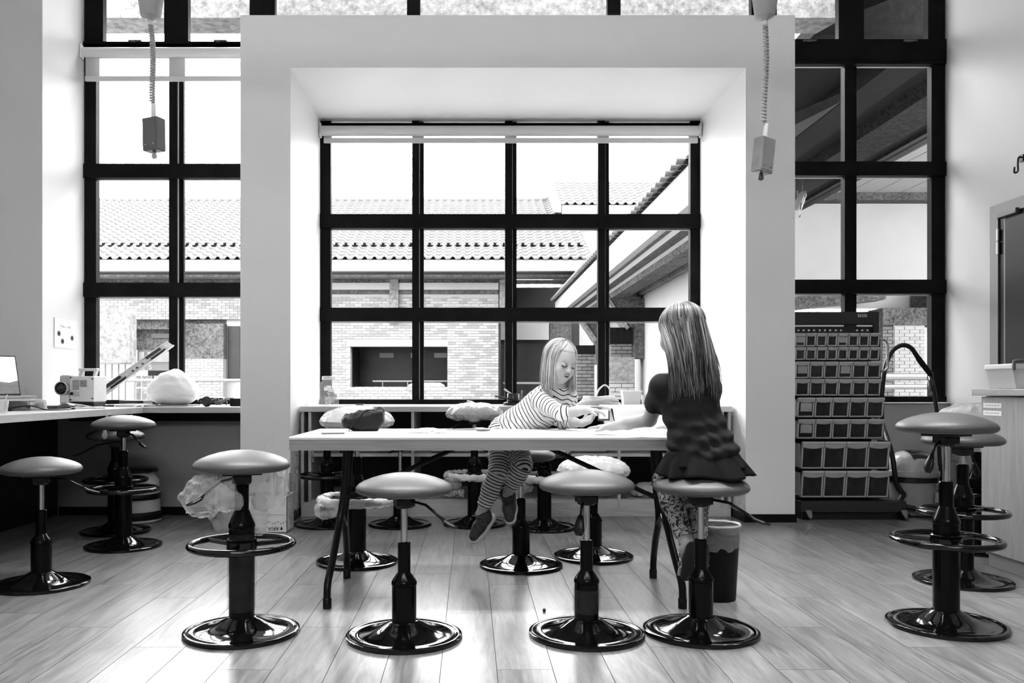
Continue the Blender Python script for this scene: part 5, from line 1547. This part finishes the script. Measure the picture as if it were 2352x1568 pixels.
def head(s, c, R, sc=1.0):
    T = lambda p: np.array(c)+R@(np.array(p, float)*sc)
    e = lambda p, r, k=.02, sub=False: s.ell(T(p), np.array(r)*sc, R, k, sub)
    e((0, -.010, .030), (.069, .083, .074))
    e((0, .022, -.020), (.057, .058, .072), .03)
    e((0, .046, -.070), (.028, .026, .026), .03)
    for q in (-1, 1):
        e((q*.034, .044, -.034), (.026, .028, .030), .02)
        e((q*.029, .074, .006), (.017, .012, .010), .010, True)
        e((q*.029, .062, .003), (.0145, .0145, .0125), .004)
        e((q*.068, -.008, -.008), (.008, .017, .026), .006)
    s.cap(T((0, .076, .004)), T((0, .088, -.022)), .0055*sc, .0088*sc, .010)
    for q in (-1, 1): e((q*.0085, .083, -.024), (.0062, .0068, .0056), .005)
    e((0, .078, -.0445), (.0165, .0085, .0052), .005)
    e((0, .0765, -.0560), (.0150, .0085, .0058), .005)
    return T
def face_bits(s, T, R, parent, sc, open_=True, lash=.02):
    """lashes, brows and mouth laid on the skin surface"""
    def on(x, z, out=.0008):
        # march from the front towards the face
        y = .13
        for _ in range(60):
            d = s.val(T((x, y, z))[None])[0]
            if d < .0004: break
            y -= max(d, .0004)*.8/sc
        return Vector(T((x, y+out/sc, z)))
    LASH = mat('eyelash', .03, .6); BROW = mat('eyebrow', .33, .7); LIP = mat('lips', .30, .45); MOUTH = mat('mouth_shadow', .02, .6)
    P = lambda o: setattr(o, 'matrix_parent_inverse', parent.matrix_basis.inverted())
    for q in (-1, 1):
        pts = [on(q*(.029+.0145*math.cos(a)), .0005-.0065*math.sin(a)) for a in [math.pi*i/8 for i in range(9)]]
        P(MB().tube(pts, [.001, .0022, .0030, .0033, .0034, .0033, .0030, .0024, .0013], 6).build('eyelashes', LASH, parent, True))
        pts = [on(q*(.014+.005*i), .0205+.004*math.sin(i/6*math.pi)) for i in range(7)]
        P(MB().tube(pts, [.0007, .0011, .0012, .0012, .0011, .0009, .0005], 5).build('eyebrow', BROW, parent, True))
    pts = [on(-.018+.003*i, -.0445+.0016*math.cos((i-6)/6*3.0), .0002) for i in range(13)]
    P(MB().tube(pts, [.001]+[.0022+.001*math.sin(i/12*3.14) for i in range(1, 12)]+[.001], 6).build('upper_lip', LIP, parent, True))
    pts = [on(-.015+.0025*i, -.0570, .0) for i in range(13)]
    P(MB().tube(pts, [.001]+[.0022+.0014*math.sin(i/12*3.14) for i in range(1, 12)]+[.001], 6).build('lower_lip', LIP, parent, True))
    pts = [on(-.0155+.0026*i, -.0500, .0012) for i in range(13)]
    P(MB().tube(pts, [.0006]+[.0008+.0020*math.sin(i/12*3.14) for i in range(1, 12)]+[.0006], 6).build('mouth', MOUTH, parent, True))
    for q in (-1, 1):
        p = on(q*.0062, -.0285, -.0005)
        P(MB().ell(p, (.0022, .0022, .0014), 8, 6).build('nostril', mat('nostril', .12, .7), parent, True))

def attr_mat(name, attr, build):
    m = bpy.data.materials.new(name); m.use_nodes = True
    nt = m.node_tree; b = nt.nodes['Principled BSDF']
    at = nt.nodes.new('ShaderNodeAttribute'); at.attribute_name = attr
    build(nt, b, at)
    MATS[name] = m
    return m
def stripes(nt, b, at, lo=.015, hi=.80, frac=.72):
    fr = nt.nodes.new('ShaderNodeMath'); fr.operation = 'FRACT'
    gt = nt.nodes.new('ShaderNodeMath'); gt.operation = 'GREATER_THAN'; gt.inputs[1].default_value = frac
    mr = nt.nodes.new('ShaderNodeMapRange'); mr.inputs['To Min'].default_value = hi; mr.inputs['To Max'].default_value = lo
    nt.links.new(at.outputs['Fac'], fr.inputs[0]); nt.links.new(fr.outputs[0], gt.inputs[0])
    nt.links.new(gt.outputs[0], mr.inputs['Value']); nt.links.new(mr.outputs[0], b.inputs['Base Color'])
    b.inputs['Roughness'].default_value = .85
def hairtone(nt, b, at, lo, hi):
    mr = nt.nodes.new('ShaderNodeMapRange'); mr.inputs['To Min'].default_value = lo; mr.inputs['To Max'].default_value = hi
    nt.links.new(at.outputs['Fac'], mr.inputs['Value']); nt.links.new(mr.outputs[0], b.inputs['Base Color'])
    b.inputs['Roughness'].default_value = .36; b.inputs['Specular IOR Level'].default_value = .6
SKIN = mat('skin', .38, .5, sss=.15)
SHIRT = attr_mat('striped_jersey', 'stripe', lambda nt, b, at: stripes(nt, b, at, .012, .66, .77))
LEGG = attr_mat('striped_leggings', 'stripe', lambda nt, b, at: stripes(nt, b, at, .012, .62, .66))
HAIR1 = attr_mat('blonde_hair', 'tone', lambda nt, b, at: hairtone(nt, b, at, .12, .68))
HAIR2 = attr_mat('dark_blonde_hair', 'tone', lambda nt, b, at: hairtone(nt, b, at, .018, .34))

def locks(name, strands, material, parent, seg=5, flat=.45):
    """strands: list of (points, radius, tone); all joined as one head of hair"""
    vs = []; fs = []; tn = []
    mb = MB()
    for pts, r, t in strands:
        n0 = len(mb.v)
        n = len(pts)
        rs = [r*(.55+.45*min(1, i/(n*.25))) * (1 if i < n*.7 else max(.12, 1-(i-n*.7)/(n*.3)*.9)) for i in range(n)]
        mb.tube(pts, rs, seg, flat=flat)
        tn += [t]*(len(mb.v)-n0)
    me = bpy.data.meshes.new(name); me.from_pydata(mb.v, [], mb.f); me.materials.append(material)
    me.polygons.foreach_set('use_smooth', [True]*len(me.polygons))
    a = me.attributes.new('tone', 'FLOAT', 'POINT'); a.data.foreach_set('value', tn)
    o = link(name, me, parent); o.matrix_parent_inverse = parent.matrix_basis.inverted()
    o['kind'] = 'stuff'
    return o
def adopt(o, parent): o.parent = parent; o.matrix_parent_inverse = parent.matrix_basis.inverted(); return o
def seg_coord(P, bones):
    """distance along the nearest bone chain, for stripes that follow the cloth; bones: (a, b, start, scale)"""
    best = np.full(len(P), 1e9); out = np.zeros(len(P))
    for a, b, st, r in bones:
        a = np.array(a, float); b = np.array(b, float); ab = b-a; L = np.linalg.norm(ab)
        t = (P-a)@ab/(L*L); tc = np.clip(t, 0, 1)
        d = np.linalg.norm(P-a-tc[:, None]*ab, axis=1)/r
        m = d < best; best[m] = d[m]; out[m] = (st+t*L)[m]
    return out

# ================================================================== child in the striped shirt
g1 = thing('person', 'blonde child in striped shirt and leggings leaning across the table', 'person', (.20, 4.47, .62))
pel = (.195, 4.45, .715); ches = (.385, 4.33, .865); nkb = (.435, 4.285, .955)
HC = np.array((.446, 4.215, 1.083)); HR = head_frame((.52, -.79, -.32), (.22, -.10, .96))
shR = (.352, 4.235, .897); shL = (.500, 4.345, .908)
elR = (.437, 4.12, .832); wrR = (.562, 4.08, .848)
elL = (.468, 4.285, .785); wrL = (.548, 4.16, .782)
hpR = (.165, 4.43, .715); hpL = (.235, 4.47, .70)
knR = (.142, 4.300, .527); anR = (.052, 4.335, .312)
knL = (.262, 4.285, .565); anL = (.186, 4.345, .408)
b = SDF()
T1 = head(b, HC, HR, .98)
b.cap(T1((0, -.012, -.055)), nkb, .034, .036, .03)
b.cap(nkb, ches, .045, .08, .04); b.cap(ches, pel, .078, .082, .04)
b.cap(shR, shL, .036, .036, .03)
b.chain([shR, elR], [.034, .027], .02); b.chain([elR, tuple(np.array(elR)*.4+np.array(wrR)*.6), wrR], [.027, .0235, .0175], .015)
b.chain([shL, elL], [.034, .027], .02); b.chain([elL, tuple(np.array(elL)*.4+np.array(wrL)*.6), wrL], [.027, .0235, .0175], .015)
hand(b, wrR, (.93, -.05, -.06), (.15, .1, -1), -1, curl=(.32, .38, .42, .48), thumb=.75, sc=.98)
hand(b, wrL, (.72, -.45, .38), (-.2, -.5, .5), -1, curl=(.3, .34, .38, .45), thumb=.6, sc=.98)
b.chain([hpR, knR, tuple(np.array(knR)*.62+np.array(anR)*.38), anR], [.062, .043, .040, .024], .02)
b.chain([hpL, knL, tuple(np.array(knL)*.62+np.array(anL)*.38), anL], [.062, .043, .040, .024], .02)
body1 = sdf_object('body', b, .0026, SKIN, g1)
face_bits(b, T1, HR, g1, .98)
# shirt
sh = SDF()
sh.cap(nkb, ches, .058, .094, .04); sh.cap(ches, pel, .093, .10, .05)
sh.cap(shR, shL, .048, .048, .03)
sh.chain([shR, elR, tuple(np.array(elR)*.80+np.array(wrR)*.20)], [.047, .036, .032], .02)
sh.chain([shL, elL, tuple(np.array(elL)*.55+np.array(wrL)*.45)], [.047, .036, .030], .02)
nk_dir = nrm((.12, -.28, .95))
wR = nrm(np.array(wrR)-np.array(elR)); wL = nrm(np.array(wrL)-np.array(elL))
cR = np.array(elR)+wR*.045; cL = np.array(elL)+wL*.075
tors = nrm(np.array(pel)-np.array(ches))
def cut1(P, d):
    d = np.maximum(d, (P-(np.array(nkb)+nk_dir*.012))@nk_dir)              # neckline
    rr_ = np.linalg.norm(P-np.array(elR), axis=1)
    d = np.where(np.linalg.norm(P-np.array(wrR), axis=1) < .16, np.maximum(d, np.where(((P-cR)@wR > -.03), (P-cR)@wR, -1)), d)
    d = np.where(np.linalg.norm(P-np.array(wrL), axis=1) < .10, np.maximum(d, np.where(((P-cL)@wL > -.03), (P-cL)@wL, -1)), d)
    d = np.maximum(d, (P-(np.array(pel)+tors*.055))@tors)
    # folds
    d = d+.0035*np.sin((P@np.array((70., -30., 55.)))+3*np.sin(P[:, 2]*40))*np.clip((1.0-P[:, 2])*4, 0, 1)
    return d
bon = [(nkb, ches, 0, 1.6), (ches, pel, .1, 1.6), (shR, elR, .03, .7), (elR, wrR, .21, .7), (shL, elL, .03, .7), (elL, wrL, .20, .7)]
def stripe1(P):
    c = seg_coord(P, bon)
    return (c+.003*np.sin(P[:, 0]*60+P[:, 1]*45))/.0205
sdf_object('striped_shirt', sh, .0030, SHIRT, g1, cut1, {'stripe': stripe1})
# leggings to mid calf
lg = SDF()
e1 = np.array(knR)*.18+np.array(anR)*.82; e2 = np.array(knL)*.30+np.array(anL)*.70
lg.cap(hpR, hpL, .072, .072, .03)
lg.cap((.19, 4.46, .735), (.21, 4.46, .735), .085, .085, .03)
lg.chain([hpR, knR, tuple(np.array(knR)*.62+np.array(anR)*.38), tuple(e1)], [.07, .050, .047, .037], .02)
lg.chain([hpL, knL, tuple(np.array(knL)*.62+np.array(anL)*.38), tuple(e2)], [.07, .050, .047, .038], .02)
wr1 = nrm(np.array(anR)-np.array(knR)); wr2 = nrm(np.array(anL)-np.array(knL))
def cut2(P, d):
    a = (P-e1)@wr1; d = np.where(np.linalg.norm(P-e1, axis=1) < .09, np.maximum(d, np.where(a > -.03, a, -1)), d)
    a = (P-e2)@wr2; d = np.where(np.linalg.norm(P-e2, axis=1) < .07, np.maximum(d, np.where(a > -.03, a, -1)), d)
    return d+.0015*np.sin(P[:, 2]*260+P[:, 0]*40)
lb = [(hpR, knR, 0, 1), (knR, anR, .215, 1), (hpL, knL, 0, 1), (knL, anL, .21, 1)]
sdf_object('striped_leggings', lg, .0034, LEGG, g1, cut2, {'stripe': lambda P: seg_coord(P, lb)/.0168})
# shoes
def shoe(parent, ankle, toe_dir, up, sc=1.0, nm=('shoe', 'sole')):
    A = np.array(ankle, float); f = nrm(toe_dir); u = np.array(up, float); u = nrm(u-f*(u@f)); r = np.cross(f, u)
    Q = lambda x, y, z: A+(r*x+f*y+u*z)*sc
    s = SDF()
    s.cap(Q(0, -.018, -.012), Q(0, .0, -.038), .031*sc, .033*sc, .02)
    s.cap(Q(0, -.012, -.036), Q(0, .055, -.042), .032*sc, .031*sc, .02)
    s.cap(Q(0, .055, -.044), Q(0, .102, -.050), .033*sc, .026*sc, .02)
    s.cap(Q(0, -.004, .010), Q(0, -.006, -.02), .032*sc, .034*sc, .01)
    def cut(P, d):
        z = (P-Q(0, 0, -.066))@u; t = (P-Q(0, 0, .012))@u
        return np.maximum(np.maximum(d, -z), t)
    o = sdf_object(nm[0], s, .0035, mat('shoe_dark', .035, .65, noise=(60, .02, 2)), parent, cut)
    def slab(P, d):
        z = (P-Q(0, 0, -.066))@u
        return np.maximum(np.maximum(d-.003, z-.006*sc), -z-.016*sc)
    s2 = SDF()
    s2.cap(Q(0, -.024, -.066), Q(0, .05, -.066), .030*sc, .030*sc, .02); s2.cap(Q(0, .05, -.066), Q(0, .105, -.066), .034*sc, .027*sc, .02)
    sdf_object(nm[1], s2, .0035, mat('shoe_sole', .6, .6), parent, slab)
    for k in range(4):
        y = .018+.016*k
        h = -.008-.006*k
        pts = [Vector(Q(-.022+.011*i, y+(.006 if i % 2 else 0), h+.004-(abs(i-2)**2)*.0045)) for i in range(5)]
        adopt(MB().tube(pts, .0028*sc, 6).build('lace', mat('shoe_lace', .12, .7), None, True), parent)
    for q in (-1, 1):
        pts = smooth_path([Vector(Q(0, .02, .003)), Vector(Q(q*.022, .03, .016)), Vector(Q(q*.034, .022, .006)), Vector(Q(q*.012, .018, .002))], 5)
        adopt(MB().tube(pts, .0018*sc, 6).build('lace_bow', mat('shoe_lace', .12, .7), None, True), parent)
shoe(g1, anR, (-.50, -.38, -.62), (-.52, -.45, .55), 1.02)
shoe(g1, anL, (-.02, -.52, -.80), (-.30, -.75, .45), 1.0)
# hair: smooth cap under free locks
def hair1():
    c = SDF(); 
    c.ell(HC+HR@np.array((0, -.016, .033)), (.0735, .086, .0775), HR, .02)
    def face_cut(P, d):
        q = (P-HC)@HR
        face = np.maximum(-(q[:, 1]-.030), q[:, 2]-.066)
        return np.maximum(d, -face)
    sdf_object('hair_cap', c, .004, mat('blonde_cap', .42, .45), g1, face_cut)
    rnd = random.Random(3); S = []
    rgt, fwd, up = HR[:, 0], HR[:, 1], HR[:, 2]
    down = np.array((0, 0, -1.0))
    for i in range(620):
        # start along the parting / crown, comb over the skull, then fall
        az = rnd.uniform(-math.pi, math.pi)
        if abs(az) < .95: continue           # leave the face open (az = 0 is forward)
        y0 = rnd.uniform(-.05, .055)
        sd = math.copysign(1, az)
        pts = []
        r_ = (.0745+rnd.uniform(0, .008), .087+rnd.uniform(0, .008), .0785+rnd.uniform(0, .006))
        ctr = np.array((0, -.016, .033))
        el0 = math.radians(rnd.uniform(66, 88)); el1 = math.radians(rnd.uniform(-18, -4))
        st = np.array((sd*.003, y0, 0))
        for k in range(9):
            t = k/8; el = el0+(el1-el0)*t
            a2 = az*(1-.0*t)
            q = ctr+np.array((r_[0]*math.cos(el)*math.sin(a2), r_[1]*math.cos(el)*math.cos(a2), r_[2]*math.sin(el)))
            q = q*(1-(1-t)**2*.0)
            pts.append(HC+HR@q)
        tip = pts[-1]; L = rnd.uniform(.12, .175)
        if abs(az) < .9: L *= 1.0
        dirn = pts[-1]-pts[-2]; dirn = nrm(dirn)
        outw = nrm(tip-(HC+HR@np.array((0, 0, -.02))))
        for k in range(1, 8):
            t = k/7
            dirn = nrm(dirn*.55+down*.55+np.array((rnd.uniform(-.03, .03), rnd.uniform(-.03, .03), 0))+outw*.06*(t < .6))
            pts.append(pts[-1]+dirn*L/7)
        S.append(([Vector(p) for p in pts], rnd.uniform(.0022, .0042), min(1, max(0, rnd.gauss(.54, .32)))))
    # fringe strands swept from the parting along both sides of the forehead
    for i in range(60):
        sd = -1 if i % 2 else 1
        a0 = rnd.uniform(.52, .72)*sd
        pts = []
        for k in range(12):
            t = k/11
            az = a0*(.25+.9*min(1, t*1.8)); el = math.radians(78-95*t)
            q = np.array((0, -.012, .033))+np.array((.075*math.cos(el)*math.sin(az*1.55), .086*math.cos(el)*math.cos(az*1.55), .077*math.sin(el)))
            pts.append(HC+HR@q)
        for k in range(6): pts.append(pts[-1]+np.array((rnd.uniform(-.002, .002), 0, -.018)))
        S.append(([Vector(p) for p in pts], rnd.uniform(.0018, .003), rnd.uniform(.55, 1)))
    locks('hair', S, HAIR1, g1)
hair1()
adopt(MB().tube([Vector(HC+HR@np.array(q)) for q in ((.058, .012, .088), (.066, .004, .079), (.074, -.004, .064))], .0035, 8).build('hair_clip', mat('hair_clip', .7, .2, metal=.5), None, True), g1)
# the little white frame she holds
bl = thing('block', 'small white block with dark rim held between the reaching hands', 'block', (.638, 4.07, .828), .2)
MB().box(-.022, .022, -.012, .012, -.022, .022, ch=.003).build('body', WHITEPL, bl)
MB().box(-.024, .028, -.013, .013, -.030, -.022).box(.022, .028, -.013, .013, -.030, .018).build('rim', mat('block_rim', .06, .5), bl)

# ================================================================== child in the dark t-shirt
g2 = thing('person', 'child with long hair in dark t-shirt and skirt sitting with back turned', 'person', (.905, 3.33, .60))
pel = (.912, 3.345, .715); ches = (.868, 3.375, .905); nkb = (.850, 3.385, 1.000)
HC2 = np.array((.846, 3.415, 1.178)); HR2 = head_frame((-.42, .88, -.22), (-.03, .16, .98))
shL = (.768, 3.375, .958); shR = (.945, 3.385, .955)
elL = (.752, 3.565, .822); wrL = (.622, 3.735, .785)
elR = (.985, 3.55, .83); wrR = (.90, 3.74, .785)
hpL = (.865, 3.37, .685); hpR = (.965, 3.37, .685)
knL = (.832, 3.615, .560); anL = (.893, 3.505, .305)
knR = (.962, 3.62, .560); anR = (.957, 3.540, .300)
b = SDF()
T2 = head(b, HC2, HR2, 1.03)
b.cap(T2((0, -.012, -.055)), nkb, .035, .038, .03)
b.cap(nkb, ches, .05, .085, .04); b.cap(ches, pel, .082, .088, .04); b.cap(shL, shR, .036, .036, .03)
b.chain([shL, elL], [.036, .029], .02); b.chain([elL, tuple(np.array(elL)*.45+np.array(wrL)*.55), wrL], [.030, .026, .0185], .015)
b.chain([shR, elR], [.036, .029], .02); b.chain([elR, tuple(np.array(elR)*.45+np.array(wrR)*.55), wrR], [.030, .026, .0185], .015)
hand(b, wrL, (-.80, .60, -.06), (0, 0, -1), 1, curl=(.06, .06, .06, .08), thumb=.45, sc=1.08, spread=.22)
hand(b, wrR, (-.5, .85, -.06), (0, 0, -1), -1, curl=(.06, .06, .06, .08), thumb=.5, sc=1.08)
b.chain([hpL, knL, tuple(np.array(knL)*.66+np.array(anL)*.34), anL], [.066, .046, .044, .026], .02)
b.chain([hpR, knR, tuple(np.array(knR)*.66+np.array(anR)*.34), anR], [.066, .046, .044, .026], .02)
def foot(s, an, d, u):
    A = np.array(an, float); d = nrm(d); u = nrm(np.array(u)-d*(np.array(u)@d)); r = np.cross(d, u)
    Q = lambda x, y, z: A+r*x+d*y+u*z
    s.cap(Q(0, -.018, -.03), Q(0, .02, -.012), .022, .026, .02); s.cap(Q(0, .02, -.012), Q(0, .085, -.034), .026, .018, .02)
    for k in range(5): s.cap(Q(-.022+.011*k, .085, -.038), Q(-.024+.012*k, .118-.004*abs(k-1), -.042), .0085, .007, .004)
    return Q
QL = foot(b, anL, (-.08, .30, -.80), (-.05, .8, .35)); QR = foot(b, anR, (.0, .35, -.80), (0, .8, .35))
sdf_object('body', b, .0030, SKIN, g2)
face_bits(b, T2, HR2, g2, 1.03)
# t-shirt
sh = SDF()
sh.cap(nkb, ches, .062, .104, .04); sh.cap(ches, (.90, 3.35, .76), .103, .112, .05); sh.cap((.90, 3.35, .76), (.918, 3.34, .695), .112, .134, .04)
sh.cap(shL, shR, .050, .050, .03)
uL = nrm(np.array(elL)-np.array(shL)); uR = nrm(np.array(elR)-np.array(shR))
sh.cap(shL, tuple(np.array(shL)+uL*.15), .050, .050, .03); sh.cap(shR, tuple(np.array(shR)+uR*.15), .050, .050, .03)
hemn = nrm((.10, -.05, -1)); hemp = np.array((.915, 3.34, .672))
def cut3(P, d):
    d = np.maximum(d, (P-(np.array(nkb)+np.array((0, 0, .012))))@nrm((0, -.1, 1)))
    for S_, u_ in ((shL, uL), (shR, uR)):
        a = (P-(np.array(S_)+u_*.125))@u_
        m = np.linalg.norm(P-(np.array(S_)+u_*.15), axis=1) < .085
        d = np.where(m & (a > -.02), np.maximum(d, a), d)
    d = np.maximum(d, (P-hemp)@hemn)
    w = np.clip((.93-P[:, 2])*7, 0, 1)
    f = .0052*np.sin(P[:, 2]*88-46*P[:, 0]+2.2*np.sin(P[:, 0]*21+P[:, 2]*15))+.0034*np.sin(P[:, 2]*128+62*P[:, 0]+2.0*np.sin(P[:, 0]*33+1))+.0012*np.sin(P[:, 0]*150+P[:, 2]*70)
    return d+f*w*.8
TEE = mat('dark_tshirt', .012, .8, spec=.3)
sdf_object('t_shirt', sh, .0034, TEE, g2, cut3)
# skirt: two ruffled tiers flaring over the seat
def ruffle(name, z0, z1, r0, r1, waves, amp, c0, c1, material, ph=0, seed=1):
    n = 144; m = 10; vs = []; fs = []
    for j in range(m):
        t = j/(m-1)
        for i in range(n):
            a = 2*math.pi*i/n
            k = amp*t*(math.sin(a*waves+ph+1.3*math.sin(a*3+seed))+.4*math.sin(a*waves*1.7+seed))
            rx = (r0[0]+(r1[0]-r0[0])*t**.8)+k; ry = (r0[1]+(r1[1]-r0[1])*t**.8)+k
            cx = c0[0]+(c1[0]-c0[0])*t; cy = c0[1]+(c1[1]-c0[1])*t
            vs.append((cx+rx*math.cos(a), cy+ry*math.sin(a), z0+(z1-z0)*t+.006*t*math.sin(a*waves*.5+seed)))
    for j in range(m-1):
        for i in range(n):
            i2 = (i+1) % n
            fs.append((j*n+i, j*n+i2, (j+1)*n+i2, (j+1)*n+i))
    me = bpy.data.meshes.new(name); me.from_pydata(vs, [], fs); me.materials.append(material)
    me.polygons.foreach_set('use_smooth', [True]*len(me.polygons))
    o = link(name, me, g2); o.matrix_parent_inverse = g2.matrix_basis.inverted()
    md = o.modifiers.new('thickness', 'SOLIDIFY'); md.thickness = .003
    return o
SKIRTM = mat('black_skirt', .003, .85, spec=.2)
ruffle('skirt', .700, .612, (.128, .122), (.180, .172), 9, .011, (.914, 3.342), (.922, 3.335), SKIRTM)
ruffle('skirt_frill', .705, .645, (.130, .126), (.165, .155), 8, .007, (.912, 3.345), (.925, 3.345), SKIRTM, 1.1, 4)
# patterned leggings
def pattern(nt, b):
    pass
PAT = bpy.data.materials.new('floral_leggings'); PAT.use_nodes = True
_nt = PAT.node_tree; _b = _nt.nodes['Principled BSDF']; _tc = _nt.nodes.new('ShaderNodeTexCoord')
_n = _nt.nodes.new('ShaderNodeTexNoise'); _n.inputs['Scale'].default_value = 42; _n.inputs['Detail'].default_value = 2.5; _n.inputs['Distortion'].default_value = 2.2
_r = _nt.nodes.new('ShaderNodeValToRGB'); _r.color_ramp.elements[0].position = .44; _r.color_ramp.elements[0].color = (.02, .02, .02, 1)
_r.color_ramp.elements[1].position = .54; _r.color_ramp.elements[1].color = (.42, .42, .42, 1)
_nt.links.new(_tc.outputs['Object'], _n.inputs['Vector']); _nt.links.new(_n.outputs['Fac'], _r.inputs['Fac']); _nt.links.new(_r.outputs['Color'], _b.inputs['Base Color'])
_b.inputs['Roughness'].default_value = .85
lg = SDF()
e1 = np.array(knL)*.13+np.array(anL)*.87; e2 = np.array(knR)*.13+np.array(anR)*.87
lg.cap(hpL, hpR, .074, .074, .03)
lg.chain([hpL, knL, tuple(np.array(knL)*.66+np.array(anL)*.34), tuple(e1)], [.073, .052, .049, .034], .02)
lg.chain([hpR, knR, tuple(np.array(knR)*.66+np.array(anR)*.34), tuple(e2)], [.073, .052, .049, .034], .02)
w1 = nrm(np.array(anL)-np.array(knL)); w2 = nrm(np.array(anR)-np.array(knR))
def cut4(P, d):
    for e_, w_ in ((e1, w1), (e2, w2)):
        a = (P-e_)@w_; d = np.where(np.linalg.norm(P-e_, axis=1) < .085, np.maximum(d, np.where(a > -.03, a, -1)), d)
    return d
sdf_object('leggings', lg, .004, PAT, g2, cut4)
# sandals
for Q in (QL, QR):
    SND = mat('sandal', .16, .45)
    so = SDF(); so.cap(Q(0, -.025, -.058), Q(0, .03, -.050), .024, .024, .02); so.cap(Q(0, .03, -.050), Q(0, .10, -.062), .028, .027, .02)
    U = nrm(Q(0, 0, 1)-Q(0, 0, 0)); Fd = nrm(Q(0, 1, 0)-Q(0, 0, 0))
    base_ = Q(0, .035, -.058); nn = nrm(U+Fd*.12)
    sdf_object('sandal_sole', so, .004, mat('sandal_sole', .02, .6), g2, lambda P, d: np.maximum(d, np.abs((P-base_)@nn)-.006))
    for yy_, zz, rr_ in ((.07, -.030, .034), (.035, -.018, .036), (-.005, .012, .032)):
        pts = [Vector(Q(rr_*math.cos(a), yy_, zz-.012+rr_*.78*math.sin(a))) for a in [math.pi*(i/12*1.16-.08) for i in range(13)]]
        adopt(MB().tube(pts, .006, 6, flat=.35, up=tuple(U)).build('sandal_strap', SND, None, True), g2)
    adopt(MB().ell(Q(.024, .035, .004), (.006, .006, .006), 10, 8).build('sandal_buckle', CHROME, None, True), g2)
# long hair
def hair2():
    c = SDF()
    c.ell(HC2+HR2@np.array((0, -.016, .034)), (.077, .089, .080), HR2, .02)
    c.cap(HC2+HR2@np.array((0, -.045, -.02)), (.866, 3.315, 1.02), .058, .040, .04)
    def fc(P, d):
        q = (P-HC2)@HR2
        return np.maximum(d, -np.maximum(-(q[:, 1]-.030), q[:, 2]-.066))
    sdf_object('hair_cap', c, .004, mat('hair_under', .05, .45), g2, fc)
    rnd = random.Random(11); S = []
    for i in range(1100):
        az = rnd.uniform(-math.pi, math.pi)
        if abs(az) < .62: continue
        r_ = (.078+rnd.uniform(0, .010), .091+rnd.uniform(0, .010), .081+rnd.uniform(0, .006))
        ctr = np.array((0, -.016, .034))
        el0 = math.radians(rnd.uniform(60, 88)); el1 = math.radians(rnd.uniform(-20, 5))
        pts = []
        for k in range(9):
            t = k/8; el = el0+(el1-el0)*t
            q = ctr+np.array((r_[0]*math.cos(el)*math.sin(az), r_[1]*math.cos(el)*math.cos(az), r_[2]*math.sin(el)))
            pts.append(HC2+HR2@q)
        p = np.array(pts[-1]); 
        # fall to the upper back; strands gather towards the spine line
        tx = .872+(p[0]-HC2[0])*1.02+rnd.uniform(-.012, .012)
        ty = 3.262+abs(tx-.872)*.25+rnd.uniform(-.012, .018)+max(0, (p[1]-HC2[1]))*.55
        tz = rnd.gauss(.942, .022)+.10*max(0, (p[1]-HC2[1]-.01))*6*.4
        n = 11
        for k in range(1, n+1):
            t = k/n
            q = np.array((p[0]+(tx-p[0])*(t**1.3), p[1]+(ty-p[1])*math.sin(min(1, t*1.5)*math.pi/2), p[2]+(tz-p[2])*t))
            q += np.array((.004*math.sin(t*7+i), .003*math.cos(t*6+i*1.7), 0))*t
            pts.append(q)
        tone = min(1, max(0, rnd.gauss(.36, .30)+.12*math.sin(az*9)))
        S.append(([Vector(q) for q in pts], rnd.uniform(.0024, .0044), tone))
    locks('hair', S, HAIR2, g2)
hair2()
